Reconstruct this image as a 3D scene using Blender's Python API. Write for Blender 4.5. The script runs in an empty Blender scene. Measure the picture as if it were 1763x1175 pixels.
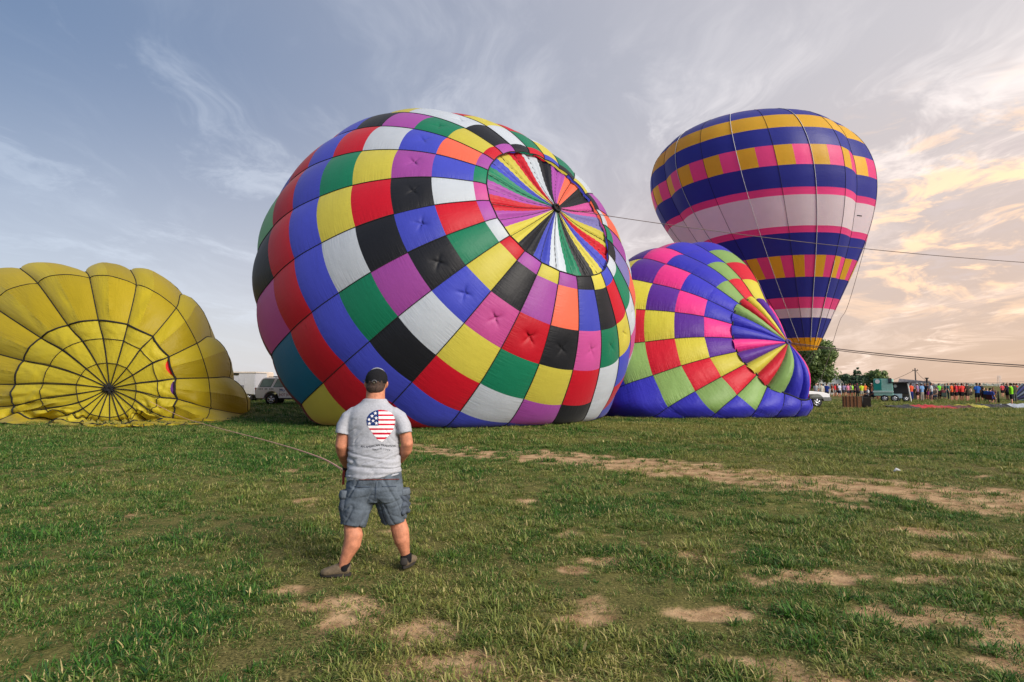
import bpy, bmesh, math, random
import numpy as np
from mathutils import Vector, Matrix, noise
from mathutils.bvhtree import BVHTree

random.seed(7)
rng = np.random.default_rng(7)
scene = bpy.context.scene
col = scene.collection

# ------------------------------------------------------------------ camera
W, HT = 1763.0, 1175.0          # the photograph's own grid, used as a measuring stick
F = 1000.0
CAM_H = 1.63
PITCH = math.atan((664 - 587.5) / F)
CT, ST = math.cos(PITCH), math.sin(PITCH)
cam_d = bpy.data.cameras.new('camera')
cam = bpy.data.objects.new('camera', cam_d)
col.objects.link(cam)
cam.location = (0, 0, CAM_H)
cam.rotation_euler = (math.pi / 2 + PITCH, 0, 0)
cam_d.sensor_width = 36
cam_d.lens = 36 * F / W
cam_d.clip_start = 0.05
cam_d.clip_end = 9000
scene.camera = cam

# ------------------------------------------------------------------ sun and sky
SUN_AZ, SUN_EL = math.radians(130), math.radians(30)
SUN = Vector((math.sin(SUN_AZ) * math.cos(SUN_EL), math.cos(SUN_AZ) * math.cos(SUN_EL), math.sin(SUN_EL)))
sun_d = bpy.data.lights.new('sun', 'SUN')
sun_d.energy = 3.1
sun_d.angle = math.radians(30)
sun_d.color = (1.0, 0.92, 0.81)
sun = bpy.data.objects.new('sun', sun_d)
col.objects.link(sun)
sun.rotation_euler = (-SUN).to_track_quat('-Z', 'Y').to_euler()
sun.location = (60, 40, 30)

world = bpy.data.worlds.new('World')
scene.world = world
world.use_nodes = True
wt = world.node_tree
for n in list(wt.nodes):
    wt.nodes.remove(n)


class NT:
    """small helper to write node trees"""
    def __init__(self, t):
        self.t = t

    def node(self, typ, **kw):
        n = self.t.nodes.new(typ)
        for k, v in kw.items():
            if k.startswith('i_'):
                n.inputs[k[2:].replace('_', ' ')].default_value = v
            else:
                setattr(n, k, v)
        return n

    def link(self, a, b):
        self.t.links.new(a, b)

    def put(self, sock, v):
        if hasattr(v, 'is_linked') or hasattr(v, 'links'):
            self.link(v, sock)
        else:
            sock.default_value = v

    def math(self, op, a, b=None, c=None, clamp=False):
        n = self.t.nodes.new('ShaderNodeMath')
        n.operation = op
        n.use_clamp = clamp
        self.put(n.inputs[0], a)
        if b is not None:
            self.put(n.inputs[1], b)
        if c is not None:
            self.put(n.inputs[2], c)
        return n.outputs[0]

    def vmath(self, op, a, b=None):
        n = self.t.nodes.new('ShaderNodeVectorMath')
        n.operation = op
        self.put(n.inputs[0], a)
        if b is not None:
            self.put(n.inputs[1], b)
        return n.outputs['Value'] if op in ('DOT_PRODUCT', 'LENGTH') else n.outputs[0]

    def mix(self, f, a, b, typ='MIX'):
        n = self.t.nodes.new('ShaderNodeMix')
        n.data_type = 'RGBA'
        n.blend_type = typ
        n.clamp_factor = True
        self.put(n.inputs[0], f)
        self.put(n.inputs[6], a)
        self.put(n.inputs[7], b)
        return n.outputs[2]

    def noise(self, vec, scale, detail=4, rough=0.5, dist=0.0, dim='3D'):
        n = self.t.nodes.new('ShaderNodeTexNoise')
        n.noise_dimensions = dim
        if vec is not None:
            self.link(vec, n.inputs['Vector'])
        n.inputs['Scale'].default_value = scale
        n.inputs['Detail'].default_value = detail
        n.inputs['Roughness'].default_value = rough
        n.inputs['Distortion'].default_value = dist
        return n.outputs[0]

    def ramp(self, f, stops, interp='LINEAR'):
        n = self.t.nodes.new('ShaderNodeValToRGB')
        n.color_ramp.interpolation = interp
        e = n.color_ramp.elements
        while len(e) < len(stops):
            e.new(0.5)
        for q, (p, c) in zip(e, stops):
            q.position = p
            q.color = tuple(c) + (1,) if len(c) == 3 else c
        self.put(n.inputs[0], f)
        return n.outputs[0]

    def combine(self, x, y, z):
        n = self.t.nodes.new('ShaderNodeCombineXYZ')
        for s, v in zip(n.inputs, (x, y, z)):
            self.put(s, v)
        return n.outputs[0]

    def smooth(self, v, lo, hi):
        n = self.t.nodes.new('ShaderNodeMapRange')
        n.interpolation_type = 'SMOOTHSTEP'
        self.put(n.inputs[0], v)
        n.inputs[1].default_value = lo
        n.inputs[2].default_value = hi
        return n.outputs[0]


def lin(r, g, b):
    def f(c):
        c /= 255.0
        return c / 12.92 if c <= 0.04045 else ((c + 0.055) / 1.055) ** 2.4
    return (f(r), f(g), f(b), 1.0)


def build_world():
    n = NT(wt)
    tc = n.node('ShaderNodeTexCoord')
    d = tc.outputs['Generated']
    sep = n.node('ShaderNodeSeparateXYZ')
    n.link(d, sep.inputs[0])
    x, y, z = sep.outputs
    sky = n.node('ShaderNodeTexSky')
    sky.sky_type = 'NISHITA'
    sky.sun_disc = False
    sky.sun_elevation = SUN_EL
    sky.sun_rotation = SUN_AZ
    sky.air_density = 1.0
    sky.dust_density = 1.6
    sky.ozone_density = 2.0
    # thin high cloud sheet: flat layer seen in perspective, streaks drawn out along one wind direction
    zz = n.math('MAXIMUM', z, 0.0)
    den = n.math('ADD', zz, 0.12)
    px = n.math('DIVIDE', x, den)
    py = n.math('DIVIDE', y, den)
    wa = math.radians(9)
    along = n.math('ADD', n.math('MULTIPLY', px, math.sin(wa)), n.math('MULTIPLY', py, math.cos(wa)))
    across = n.math('SUBTRACT', n.math('MULTIPLY', px, math.cos(wa)), n.math('MULTIPLY', py, math.sin(wa)))
    raw = n.combine(px, py, 0.0)
    w1 = n.node('ShaderNodeTexNoise')
    n.link(raw, w1.inputs['Vector'])
    w1.inputs['Scale'].default_value = 0.9
    w1.inputs['Detail'].default_value = 3
    wsep = n.node('ShaderNodeSeparateXYZ')
    n.link(w1.outputs['Color'], wsep.inputs[0])
    al = n.math('ADD', along, n.math('MULTIPLY', wsep.outputs[0], 1.2))
    ac = n.math('ADD', across, n.math('MULTIPLY', wsep.outputs[1], 0.9))
    v1 = n.combine(ac, n.math('MULTIPLY', al, 0.30), 3.7)
    v2 = n.combine(ac, n.math('MULTIPLY', al, 0.62), 11.3)
    big = n.noise(n.combine(across, n.math('MULTIPLY', along, 0.6), 21.0), 0.55, 2, 0.5)
    streak = n.noise(v1, 2.6, 6, 0.66, 0.25)
    puff = n.noise(v2, 2.4, 6, 0.68, 0.2)
    cov = n.smooth(big, 0.32, 0.62)
    wisp = n.math('MULTIPLY', n.smooth(streak, 0.44, 0.84), n.math('ADD', n.math('MULTIPLY', cov, 0.7), 0.3))
    puffs = n.math('MULTIPLY', n.smooth(puff, 0.52, 0.70), n.smooth(big, 0.40, 0.62))
    cl = n.math('ADD', n.math('MULTIPLY', wisp, 0.8), n.math('MULTIPLY', puffs, 0.9), clamp=True)
    # closeness to the sun
    # the sunward side of the sky, where the low haze is warm
    wdir = (math.sin(math.radians(70)) * 0.985, math.cos(math.radians(70)) * 0.985, 0.17)
    dp = n.vmath('DOT_PRODUCT', d, wdir)
    dt = n.math('MAXIMUM', dp, 0.0)
    wide = n.math('POWER', n.math('MULTIPLY', n.math('ADD', dp, 1.0), 0.5), 1.6)
    base = n.mix(1.0, sky.outputs[0], (0.085, 0.085, 0.085, 1), 'MULTIPLY')
    # milky veil of thin overcast that the whole sky has, warmer towards the sun
    veil_c = n.mix(n.math('POWER', wide, 1.4), (0.050, 0.105, 0.205, 1), (0.48, 0.435, 0.415, 1))
    veil_c = n.mix(n.smooth(z, 0.50, -0.02), veil_c, n.mix(wide, (0.37, 0.42, 0.48, 1), (0.45, 0.285, 0.185, 1)))
    c1 = n.mix(0.86, base, veil_c)
    warm = n.math('MULTIPLY', n.smooth(z, 0.46, 0.08), n.math('POWER', dt, 3.0))
    cl_c = n.mix(warm, n.mix(wide, (0.36, 0.44, 0.54, 1), (0.66, 0.60, 0.575, 1)), (0.78, 0.53, 0.36, 1))
    c2 = n.mix(n.math('MULTIPLY', cl, n.math('ADD', n.math('MULTIPLY', wide, 0.85), 0.10)), c1, cl_c)
    # broken warm cumulus low near the sun, with greyer undersides
    v3 = n.combine(n.math('MULTIPLY', x, 9.0), n.math('MULTIPLY', y, 9.0), n.math('MULTIPLY', z, 26.0))
    low = n.noise(v3, 1.1, 5, 0.62, 0.5)
    band = n.math('MULTIPLY', n.smooth(z, 0.05, 0.16), n.smooth(z, 0.42, 0.24))
    band = n.math('MULTIPLY', band, n.smooth(dt, 0.62, 0.92))
    c3 = n.mix(n.math('MULTIPLY', n.smooth(low, 0.48, 0.62), n.math('MULTIPLY', band, 0.95)), c2, (0.82, 0.54, 0.33, 1))
    c3 = n.mix(n.math('MULTIPLY', n.smooth(low, 0.47, 0.36), n.math('MULTIPLY', band, 0.45)), c3, (0.42, 0.36, 0.36, 1))
    bg = n.node('ShaderNodeBackground')
    n.link(c3, bg.inputs[0])
    bg.inputs[1].default_value = 1.08
    out = n.node('ShaderNodeOutputWorld')
    n.link(bg.outputs[0], out.inputs[0])


build_world()
world.cycles.sampling_method = 'MANUAL'
world.cycles.sample_map_resolution = 512
vs = scene.view_settings
vs.view_transform = 'Standard'
vs.look = 'None'
vs.exposure = 0.78
vs.gamma = 1.0
scene.cycles.max_bounces = 5
scene.cycles.diffuse_bounces = 3
scene.cycles.glossy_bounces = 2
scene.cycles.transmission_bounces = 3
vs.use_curve_mapping = False


# ------------------------------------------------------------------ helpers
def at(px, py, dep):
    """world point seen at a photo position, at a given distance along the view axis"""
    rx, ry = (px - W / 2) / F, -(py - HT / 2) / F
    return Vector((rx, CT - ry * ST, ST + ry * CT)) * dep + Vector((0, 0, CAM_H))


def at_y(px, py, Y):
    rx, ry = (px - W / 2) / F, -(py - HT / 2) / F
    d = Vector((rx, CT - ry * ST, ST + ry * CT))
    return d * (Y / d.y) + Vector((0, 0, CAM_H))


def ground_y(py):
    ry = -(py - HT / 2) / F
    dz = ST + ry * CT
    t = -CAM_H / dz
    return t * (CT - ry * ST)


def sstep(a, b, v):
    t = np.clip((np.asarray(v, float) - a) / (b - a), 0, 1)
    return t * t * (3 - 2 * t)


def terrain(x, y):
    return 0.30 * sstep(29, 38, y) * sstep(-3, -8, x) + 0.10 * sstep(36, 60, y)


def mesh_obj(name, verts, faces, mat=None, parent=None, smooth=True, uvs=None):
    me = bpy.data.meshes.new(name)
    me.from_pydata([tuple(v) for v in verts], [], faces)
    if smooth:
        me.polygons.foreach_set('use_smooth', [True] * len(me.polygons))
    if uvs is not None:
        ul = me.uv_layers.new(name='UVMap')
        idx = np.zeros(len(me.loops), dtype=np.int32)
        me.loops.foreach_get('vertex_index', idx)
        ul.data.foreach_set('uv', np.asarray(uvs, dtype=np.float32)[idx].ravel())
    me.update()
    return link(name, me, mat, parent)


def link(name, me, mat=None, parent=None):
    o = bpy.data.objects.new(name, me)
    col.objects.link(o)
    if mat is not None:
        for m in (mat if isinstance(mat, (list, tuple)) else [mat]):
            me.materials.append(m)
    if parent is not None:
        o.parent = parent
    return o


def empty(name, loc=(0, 0, 0), rz=0.0):
    o = bpy.data.objects.new(name, None)
    o.empty_display_size = 0.2
    col.objects.link(o)
    o.location = loc
    o.rotation_euler = (0, 0, rz)
    return o


def tag(o, label, cat, group=None):
    o['label'] = label
    o['category'] = cat
    if group:
        o['group'] = group
    return o


class MB:
    def __init__(self):
        self.v, self.f = [], []

    def add(self, vs_, fs):
        b = len(self.v)
        self.v += [tuple(p) for p in vs_]
        self.f += [tuple(i + b for i in q) for q in fs]

    def box(self, c, s, rz=0.0, bev=0.0):
        cx, cy, cz = c
        sx, sy, sz = s[0] / 2, s[1] / 2, s[2] / 2
        ca, sa = math.cos(rz), math.sin(rz)
        vs_ = []
        for dz in (-sz, sz):
            for dx, dy in ((-sx, -sy), (sx, -sy), (sx, sy), (-sx, sy)):
                vs_.append((cx + dx * ca - dy * sa, cy + dx * sa + dy * ca, cz + dz))
        self.add(vs_, [(0, 3, 2, 1), (4, 5, 6, 7), (0, 1, 5, 4), (1, 2, 6, 5), (2, 3, 7, 6), (3, 0, 4, 7)])

    def tube(self, pts, rad, seg=6, cap=True):
        pts = [Vector(p) for p in pts]
        n = len(pts)
        rads = rad if isinstance(rad, (list, tuple)) else [rad] * n
        ref = None
        rings = []
        for i, p in enumerate(pts):
            t = (pts[min(i + 1, n - 1)] - pts[max(i - 1, 0)])
            if t.length < 1e-9:
                t = Vector((0, 0, 1))
            t.normalize()
            if ref is None:
                ref = t.orthogonal().normalized()
            ref = (ref - t * ref.dot(t))
            if ref.length < 1e-6:
                ref = t.orthogonal()
            ref.normalize()
            b = t.cross(ref)
            rings.append([p + (ref * math.cos(a) + b * math.sin(a)) * rads[i] for a in [2 * math.pi * k / seg for k in range(seg)]])
        vs_ = [q for r in rings for q in r]
        fs = []
        for i in range(n - 1):
            for k in range(seg):
                fs.append((i * seg + k, i * seg + (k + 1) % seg, (i + 1) * seg + (k + 1) % seg, (i + 1) * seg + k))
        if cap:
            fs.append(tuple(range(seg))[::-1])
            fs.append(tuple((n - 1) * seg + k for k in range(seg)))
        self.add(vs_, fs)

    def build(self, name, mat=None, parent=None, smooth=False):
        return mesh_obj(name, self.v, self.f, mat, parent, smooth)


# ------------------------------------------------------------------ materials
def new_mat(name):
    m = bpy.data.materials.new(name)
    m.use_nodes = True
    t = m.node_tree
    for q in list(t.nodes):
        t.nodes.remove(q)
    n = NT(t)
    out = n.node('ShaderNodeOutputMaterial')
    return m, n, out


def plain(name, c, rough=0.6, metal=0.0, var=0.12, scale=8.0, bump=0.0, spec=0.4):
    """paint, plastic, skin or cloth with slight uneven tone"""
    m, n, out = new_mat(name)
    tc = n.node('ShaderNodeTexCoord')
    nz = n.noise(tc.outputs['Object'], scale, 5, 0.6)
    c2 = n.mix(n.smooth(nz, 0.3, 0.75), tuple(v * (1 - var) for v in c[:3]) + (1,), tuple(min(1, v * (1 + var)) for v in c[:3]) + (1,))
    b = n.node('ShaderNodeBsdfPrincipled')
    n.link(c2, b.inputs['Base Color'])
    b.inputs['Roughness'].default_value = rough
    b.inputs['Metallic'].default_value = metal
    b.inputs['Specular IOR Level'].default_value = spec
    if bump:
        bp = n.node('ShaderNodeBump')
        bp.inputs['Strength'].default_value = bump
        bp.inputs['Distance'].default_value = 0.02
        n.link(n.noise(tc.outputs['Object'], scale * 6, 4, 0.6), bp.inputs['Height'])
        n.link(bp.outputs[0], b.inputs['Normal'])
    n.link(b.outputs[0], out.inputs[0])
    return m


def fabric(name, c, trans=0.38, pucker=0.28, rough=0.5):
    """thin ripstop nylon: lets some light through, puckers along its seams"""
    m, n, out = new_mat(name)
    uv = n.node('ShaderNodeUVMap')
    sp = n.node('ShaderNodeSeparateXYZ')
    n.link(uv.outputs[0], sp.inputs[0])
    u, v = sp.outputs[0], sp.outputs[1]
    oi = n.node('ShaderNodeObjectInfo')
    off = n.math('MULTIPLY', oi.outputs['Random'], 37.0)
    edge_u = n.math('POWER', n.math('ABSOLUTE', n.math('SUBTRACT', n.math('MULTIPLY', n.math('FRACT', u), 2.0), 1.0)), 3.0)
    edge_v = n.math('POWER', n.math('ABSOLUTE', n.math('SUBTRACT', n.math('MULTIPLY', n.math('FRACT', v), 2.0), 1.0)), 4.0)
    p1 = n.noise(n.combine(n.math('MULTIPLY', u, 1.6), n.math('ADD', n.math('MULTIPLY', v, 22.0), off), off), 1.0, 3, 0.6)
    p2 = n.noise(n.combine(n.math('ADD', n.math('MULTIPLY', u, 20.0), off), n.math('MULTIPLY', v, 1.6), off), 1.0, 3, 0.6)
    soft = n.noise(n.combine(n.math('ADD', n.math('MULTIPLY', u, 2.0), off), n.math('ADD', n.math('MULTIPLY', v, 2.0), off), off), 1.5, 5, 0.6)
    hgt = n.math('ADD', n.math('MULTIPLY', n.math('ADD', edge_u, 0.12), p1), n.math('MULTIPLY', n.math('ADD', edge_v, 0.08), p2))
    hgt = n.math('ADD', hgt, n.math('MULTIPLY', soft, 0.7))
    bp = n.node('ShaderNodeBump')
    bp.inputs['Strength'].default_value = pucker
    bp.inputs['Distance'].default_value = 0.09
    n.link(hgt, bp.inputs['Height'])
    k = n.math('ADD', 0.9, n.math('MULTIPLY', oi.outputs['Random'], 0.2))
    tone = n.math('MULTIPLY', k, n.math('ADD', 0.93, n.math('MULTIPLY', soft, 0.14)))
    # old sun-faded nylon: a little uneven
    cc = n.vmath('SCALE', c[:3], None)
    sc = cc.node
    n.link(tone, sc.inputs['Scale'])
    b = n.node('ShaderNodeBsdfPrincipled')
    n.link(cc, b.inputs['Base Color'])
    b.inputs['Roughness'].default_value = rough
    b.inputs['Specular IOR Level'].default_value = 0.35
    b.inputs['Sheen Weight'].default_value = 0.12
    n.link(bp.outputs[0], b.inputs['Normal'])
    t = n.node('ShaderNodeBsdfTranslucent')
    n.link(cc, t.inputs[0])
    n.link(bp.outputs[0], t.inputs['Normal'])
    mx = n.node('ShaderNodeMixShader')
    mx.inputs[0].default_value = trans
    n.link(b.outputs[0], mx.inputs[1])
    n.link(t.outputs[0], mx.inputs[2])
    n.link(mx.outputs[0], out.inputs[0])
    return m


FAB = {k: fabric('nylon_' + k, c) for k, c in {
    'red': lin(205, 10, 40), 'blue': lin(68, 78, 200), 'black': lin(26, 28, 36), 'white': lin(205, 215, 226),
    'yellow': lin(214, 203, 78), 'purple': lin(170, 78, 172), 'pink': lin(208, 84, 160), 'green': lin(14, 132, 96),
    'coral': lin(248, 112, 84), 'teal': lin(0, 112, 150), 'lime': lin(120, 190, 130), 'grey': lin(90, 92, 100),
    'maroon': lin(110, 10, 24), 'lavender': lin(130, 125, 190)}.items()}
FAB2 = {k: fabric('crown_nylon_' + k, c, 0.3, 0.6) for k, c in {
    'pink': lin(235, 50, 140), 'purple': lin(88, 34, 150), 'yellow': lin(212, 200, 64), 'red': lin(208, 14, 44),
    'green': lin(136, 172, 96), 'blue': lin(52, 50, 190)}.items()}
FAB3 = {k: fabric('racer_nylon_' + k, c, 0.5, 0.2, 0.42) for k, c in {
    'navy': lin(50, 58, 160), 'pink': lin(255, 80, 152), 'gold': lin(242, 192, 52), 'white': lin(244, 234, 240), 'amber': lin(255, 184, 24)}.items()}
YEL = [fabric('gold_nylon_a', lin(200, 180, 36), 0.42, 0.6), fabric('gold_nylon_shaded', lin(184, 162, 26), 0.42, 0.6)]  # second gold is darker: shading of doubled cloth put into the colour
YELV = fabric('gold_vent_nylon', lin(212, 194, 50), 0.45, 0.6)
TAPE = plain('black_webbing', lin(22, 22, 24), 0.8)
ROPE_W = plain('pale_cord', lin(205, 205, 208), 0.8)
ROPE_G = plain('grey_cord', lin(105, 92, 90), 0.9)
ROPE_R = plain('red_white_cord', lin(218, 164, 144), 0.9, var=0.3, scale=30)

# ------------------------------------------------------------------ ground
def fbm(x, y, s, seed=0.0):
    return noise.fractal(Vector((x * s + seed, y * s - seed, seed * 0.37)), 1.0, 2.0, 4)


TRAIL = [(-2.6, 15.4), (1.5, 12.9), (4.4, 10.5), (6.6, 8.6), (9.5, 6.6), (14, 4.0)]
BARE = [(-1.25, 4.5, 0.34, 0.13), (-1.0, 4.2, 0.40, 0.18), (-0.70, 3.95, 0.34, 0.16), (-0.32, 3.5, 0.34, 0.16), (-0.08, 3.25, 0.4, 0.13), (-1.75, 4.75, 0.22, 0.1),
        (1.35, 3.55, 0.35, 0.12), (1.7, 3.25, 0.4, 0.14), (2.9, 4.25, 0.5, 0.16), (3.6, 4.0, 0.6, 0.2), (3.2, 3.5, 0.5, 0.14),
        (2.6, 5.1, 0.55, 0.14), (3.6, 5.0, 0.4, 0.1), (1.9, 5.8, 0.35, 0.12), (4.2, 5.7, 0.5, 0.14), (2.3, 3.2, 0.5, 0.12), (4.6, 6.6, 0.6, 0.15),
        (0.9, 5.6, 0.25, 0.09), (0.5, 5.3, 0.2, 0.08), (-1.1, 8.2, 0.3, 0.1), (-2.2, 7.4, 0.3, 0.1), (1.4, 4.3, 0.3, 0.1), (0.55, 4.2, 0.25, 0.08)]


def dirt(x, y):
    """0 grass .. 1 bare earth"""
    v = 0.0
    if -8 < x < 18 and 2 < y < 20:
        best = 9.0
        for (x0, y0), (x1, y1) in zip(TRAIL[:-1], TRAIL[1:]):
            dx, dy = x1 - x0, y1 - y0
            t = max(0, min(1, ((x - x0) * dx + (y - y0) * dy) / (dx * dx + dy * dy)))
            best = min(best, math.hypot(x - x0 - t * dx, y - y0 - t * dy))
        wd = 1.45 + 0.5 * fbm(x, y, 0.5, 3.1)
        v = max(0, 1 - (best / wd) ** 2) * (1.15 if x > 0.5 else 0.75)
    for bx, by, rx, ry in BARE:
        if abs(x - bx) < 2.5 * rx and abs(y - by) < 2.5 * ry + 0.2:
            q = ((x - bx) / rx) ** 2 + ((y - by) / (ry * 1.35)) ** 2
            v = max(v, 1.08 - 0.65 * q)
    v += 0.75 * fbm(x, y, 2.1, 8.0) * (0.35 + v) + 0.8 * fbm(x, y, 6.0, 1.0) * (0.12 + v)
    loose = fbm(x, y, 0.9, 21.0) + 0.5 * fbm(x, y, 2.7, 5.0)
    right = 0.12 if (x > 0.3 and y < 8) else 0.0
    v = max(v, (loose - 0.54 + right) * 2.0 + 0.3 * fbm(x, y, 8.0, 6.0))
    return max(0.0, min(1.0, v))


def soil_mat():
    m, n, out = new_mat('field_soil')
    a = n.node('ShaderNodeAttribute', attribute_name='bare')
    g = n.node('ShaderNodeNewGeometry')
    pos = g.outputs['Position']
    n1 = n.noise(pos, 3.0, 8, 0.65)
    n2 = n.noise(pos, 42.0, 5, 0.7)
    n3 = n.noise(pos, 0.12, 4, 0.5)
    thatch = n.mix(n.smooth(n2, 0.35, 0.65), lin(48, 50, 26), lin(120, 112, 68))
    thatch = n.mix(n.smooth(n3, 0.35, 0.65), thatch, n.mix(n.smooth(n1, 0.3, 0.7), lin(54, 64, 30), lin(122, 118, 64)))
    earth = n.mix(n.smooth(n1, 0.3, 0.72), lin(136, 106, 76), lin(198, 166, 128))
    earth = n.mix(n.math('MULTIPLY', n.smooth(n2, 0.5, 0.75), 0.5), earth, lin(108, 82, 60))
    c = n.mix(n.smooth(n.math('ADD', a.outputs['Fac'], n.math('MULTIPLY', n.math('SUBTRACT', n2, 0.5), 0.5)), 0.12, 0.72), thatch, earth)
    b = n.node('ShaderNodeBsdfPrincipled')
    n.link(c, b.inputs['Base Color'])
    b.inputs['Roughness'].default_value = 0.95
    b.inputs['Specular IOR Level'].default_value = 0.1
    bp = n.node('ShaderNodeBump')
    bp.inputs['Strength'].default_value = 0.7
    bp.inputs['Distance'].default_value = 0.03
    n.link(n.math('ADD', n1, n.math('MULTIPLY', n2, 0.5)), bp.inputs['Height'])
    n.link(bp.outputs[0], b.inputs['Normal'])
    n.link(b.outputs[0], out.inputs[0])
    return m


def axis_steps(lo, hi, step, grow, far_lo, far_hi):
    a = list(np.arange(lo, hi + 1e-6, step))
    s = step
    p = a[-1]
    while p < far_hi:
        s *= grow
        p = min(p + s, far_hi)
        a.append(p)
    s = step
    p = a[0]
    pre = []
    while p > far_lo:
        s *= grow
        p = max(p - s, far_lo)
        pre.append(p)
    return np.array(pre[::-1] + a)


def build_ground():
    xs = axis_steps(-6, 9, 0.09, 1.09, -3500, 3500)
    ys = axis_steps(2.6, 15, 0.09, 1.08, -400, 5000)
    verts, bare = [], []
    nx, ny = len(xs), len(ys)
    for y in ys:
        for x in xs:
            z = float(terrain(x, y))
            dv = 0.0
            if -30 < x < 40 and 0 < y < 60:
                dv = dirt(x, y)
                z += 0.018 * fbm(x, y, 0.8, 2.0) - 0.012 * dv
            verts.append((x, y, z))
            bare.append(dv)
    faces = []
    for j in range(ny - 1):
        for i in range(nx - 1):
            a = j * nx + i
            faces.append((a, a + 1, a + nx + 1, a + nx))
    o = mesh_obj('ground', verts, faces, soil_mat())
    at_ = o.data.attributes.new('bare', 'FLOAT', 'POINT')
    at_.data.foreach_set('value', np.array(bare, dtype=np.float32))
    o['kind'] = 'structure'
    o['label'] = 'worn field of grass and bare tan earth'
    return o


build_ground()


def grass_mat():
    m, n, out = new_mat('grass_blade')
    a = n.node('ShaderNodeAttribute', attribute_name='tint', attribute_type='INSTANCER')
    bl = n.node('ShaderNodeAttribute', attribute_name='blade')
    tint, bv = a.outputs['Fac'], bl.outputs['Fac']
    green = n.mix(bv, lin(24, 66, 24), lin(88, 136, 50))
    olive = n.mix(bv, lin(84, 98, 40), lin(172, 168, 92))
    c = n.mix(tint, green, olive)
    c = n.mix(n.smooth(bv, 0.86, 0.93), c, lin(188, 172, 118))
    b = n.node('ShaderNodeBsdfPrincipled')
    n.link(c, b.inputs['Base Color'])
    b.inputs['Roughness'].default_value = 0.55
    b.inputs['Specular IOR Level'].default_value = 0.3
    t = n.node('ShaderNodeBsdfTranslucent')
    n.link(c, t.inputs[0])
    mx = n.node('ShaderNodeMixShader')
    mx.inputs[0].default_value = 0.35
    n.link(b.outputs[0], mx.inputs[1])
    n.link(t.outputs[0], mx.inputs[2])
    n.link(mx.outputs[0], out.inputs[0])
    return m


GRASS = grass_mat()


def clump(name, blades, radius, h0, h1, w, lean, flat=False):
    v, f, bv = [], [], []
    for _ in range(blades):
        a = random.uniform(0, 2 * math.pi)
        r = radius * math.sqrt(random.random())
        bx, by = r * math.cos(a), r * math.sin(a)
        ln = random.uniform(h0, h1)
        th = a + random.gauss(0, 0.9)
        le = lean * (random.uniform(0.85, 1.0) if flat else random.uniform(0.3, 1.25))
        dx, dy = math.cos(th), math.sin(th)
        wx, wy = -dy * w * random.uniform(0.6, 1.3), dx * w * random.uniform(0.6, 1.3)
        b0 = len(v)
        cval = random.random() if not flat else random.choice((0.2, 0.6, 0.97, 0.97))
        for t, ww in ((0, 0.8), (0.45, 1.0), (0.8, 0.7)):
            ang = le * t
            hx = ln * t * math.sin(ang)
            hz = ln * t * math.cos(ang)
            p = Vector((bx + dx * hx, by + dy * hx, hz - 0.004))
            v += [(p.x - wx * ww, p.y - wy * ww, p.z), (p.x + wx * ww, p.y + wy * ww, p.z)]
            bv += [cval, cval]
        hx, hz = ln * math.sin(le), ln * math.cos(le)
        v.append((bx + dx * hx, by + dy * hx, max(hz, 0.004)))
        bv.append(cval)
        f += [(b0, b0 + 1, b0 + 3, b0 + 2), (b0 + 2, b0 + 3, b0 + 5, b0 + 4), (b0 + 4, b0 + 5, b0 + 6)]
    me = bpy.data.meshes.new(name)
    me.from_pydata(v, [], f)
    me.materials.append(GRASS)
    aa = me.attributes.new('blade', 'FLOAT', 'POINT')
    aa.data.foreach_set('value', np.array(bv, dtype=np.float32))
    o = bpy.data.objects.new(name, me)
    return o


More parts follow.
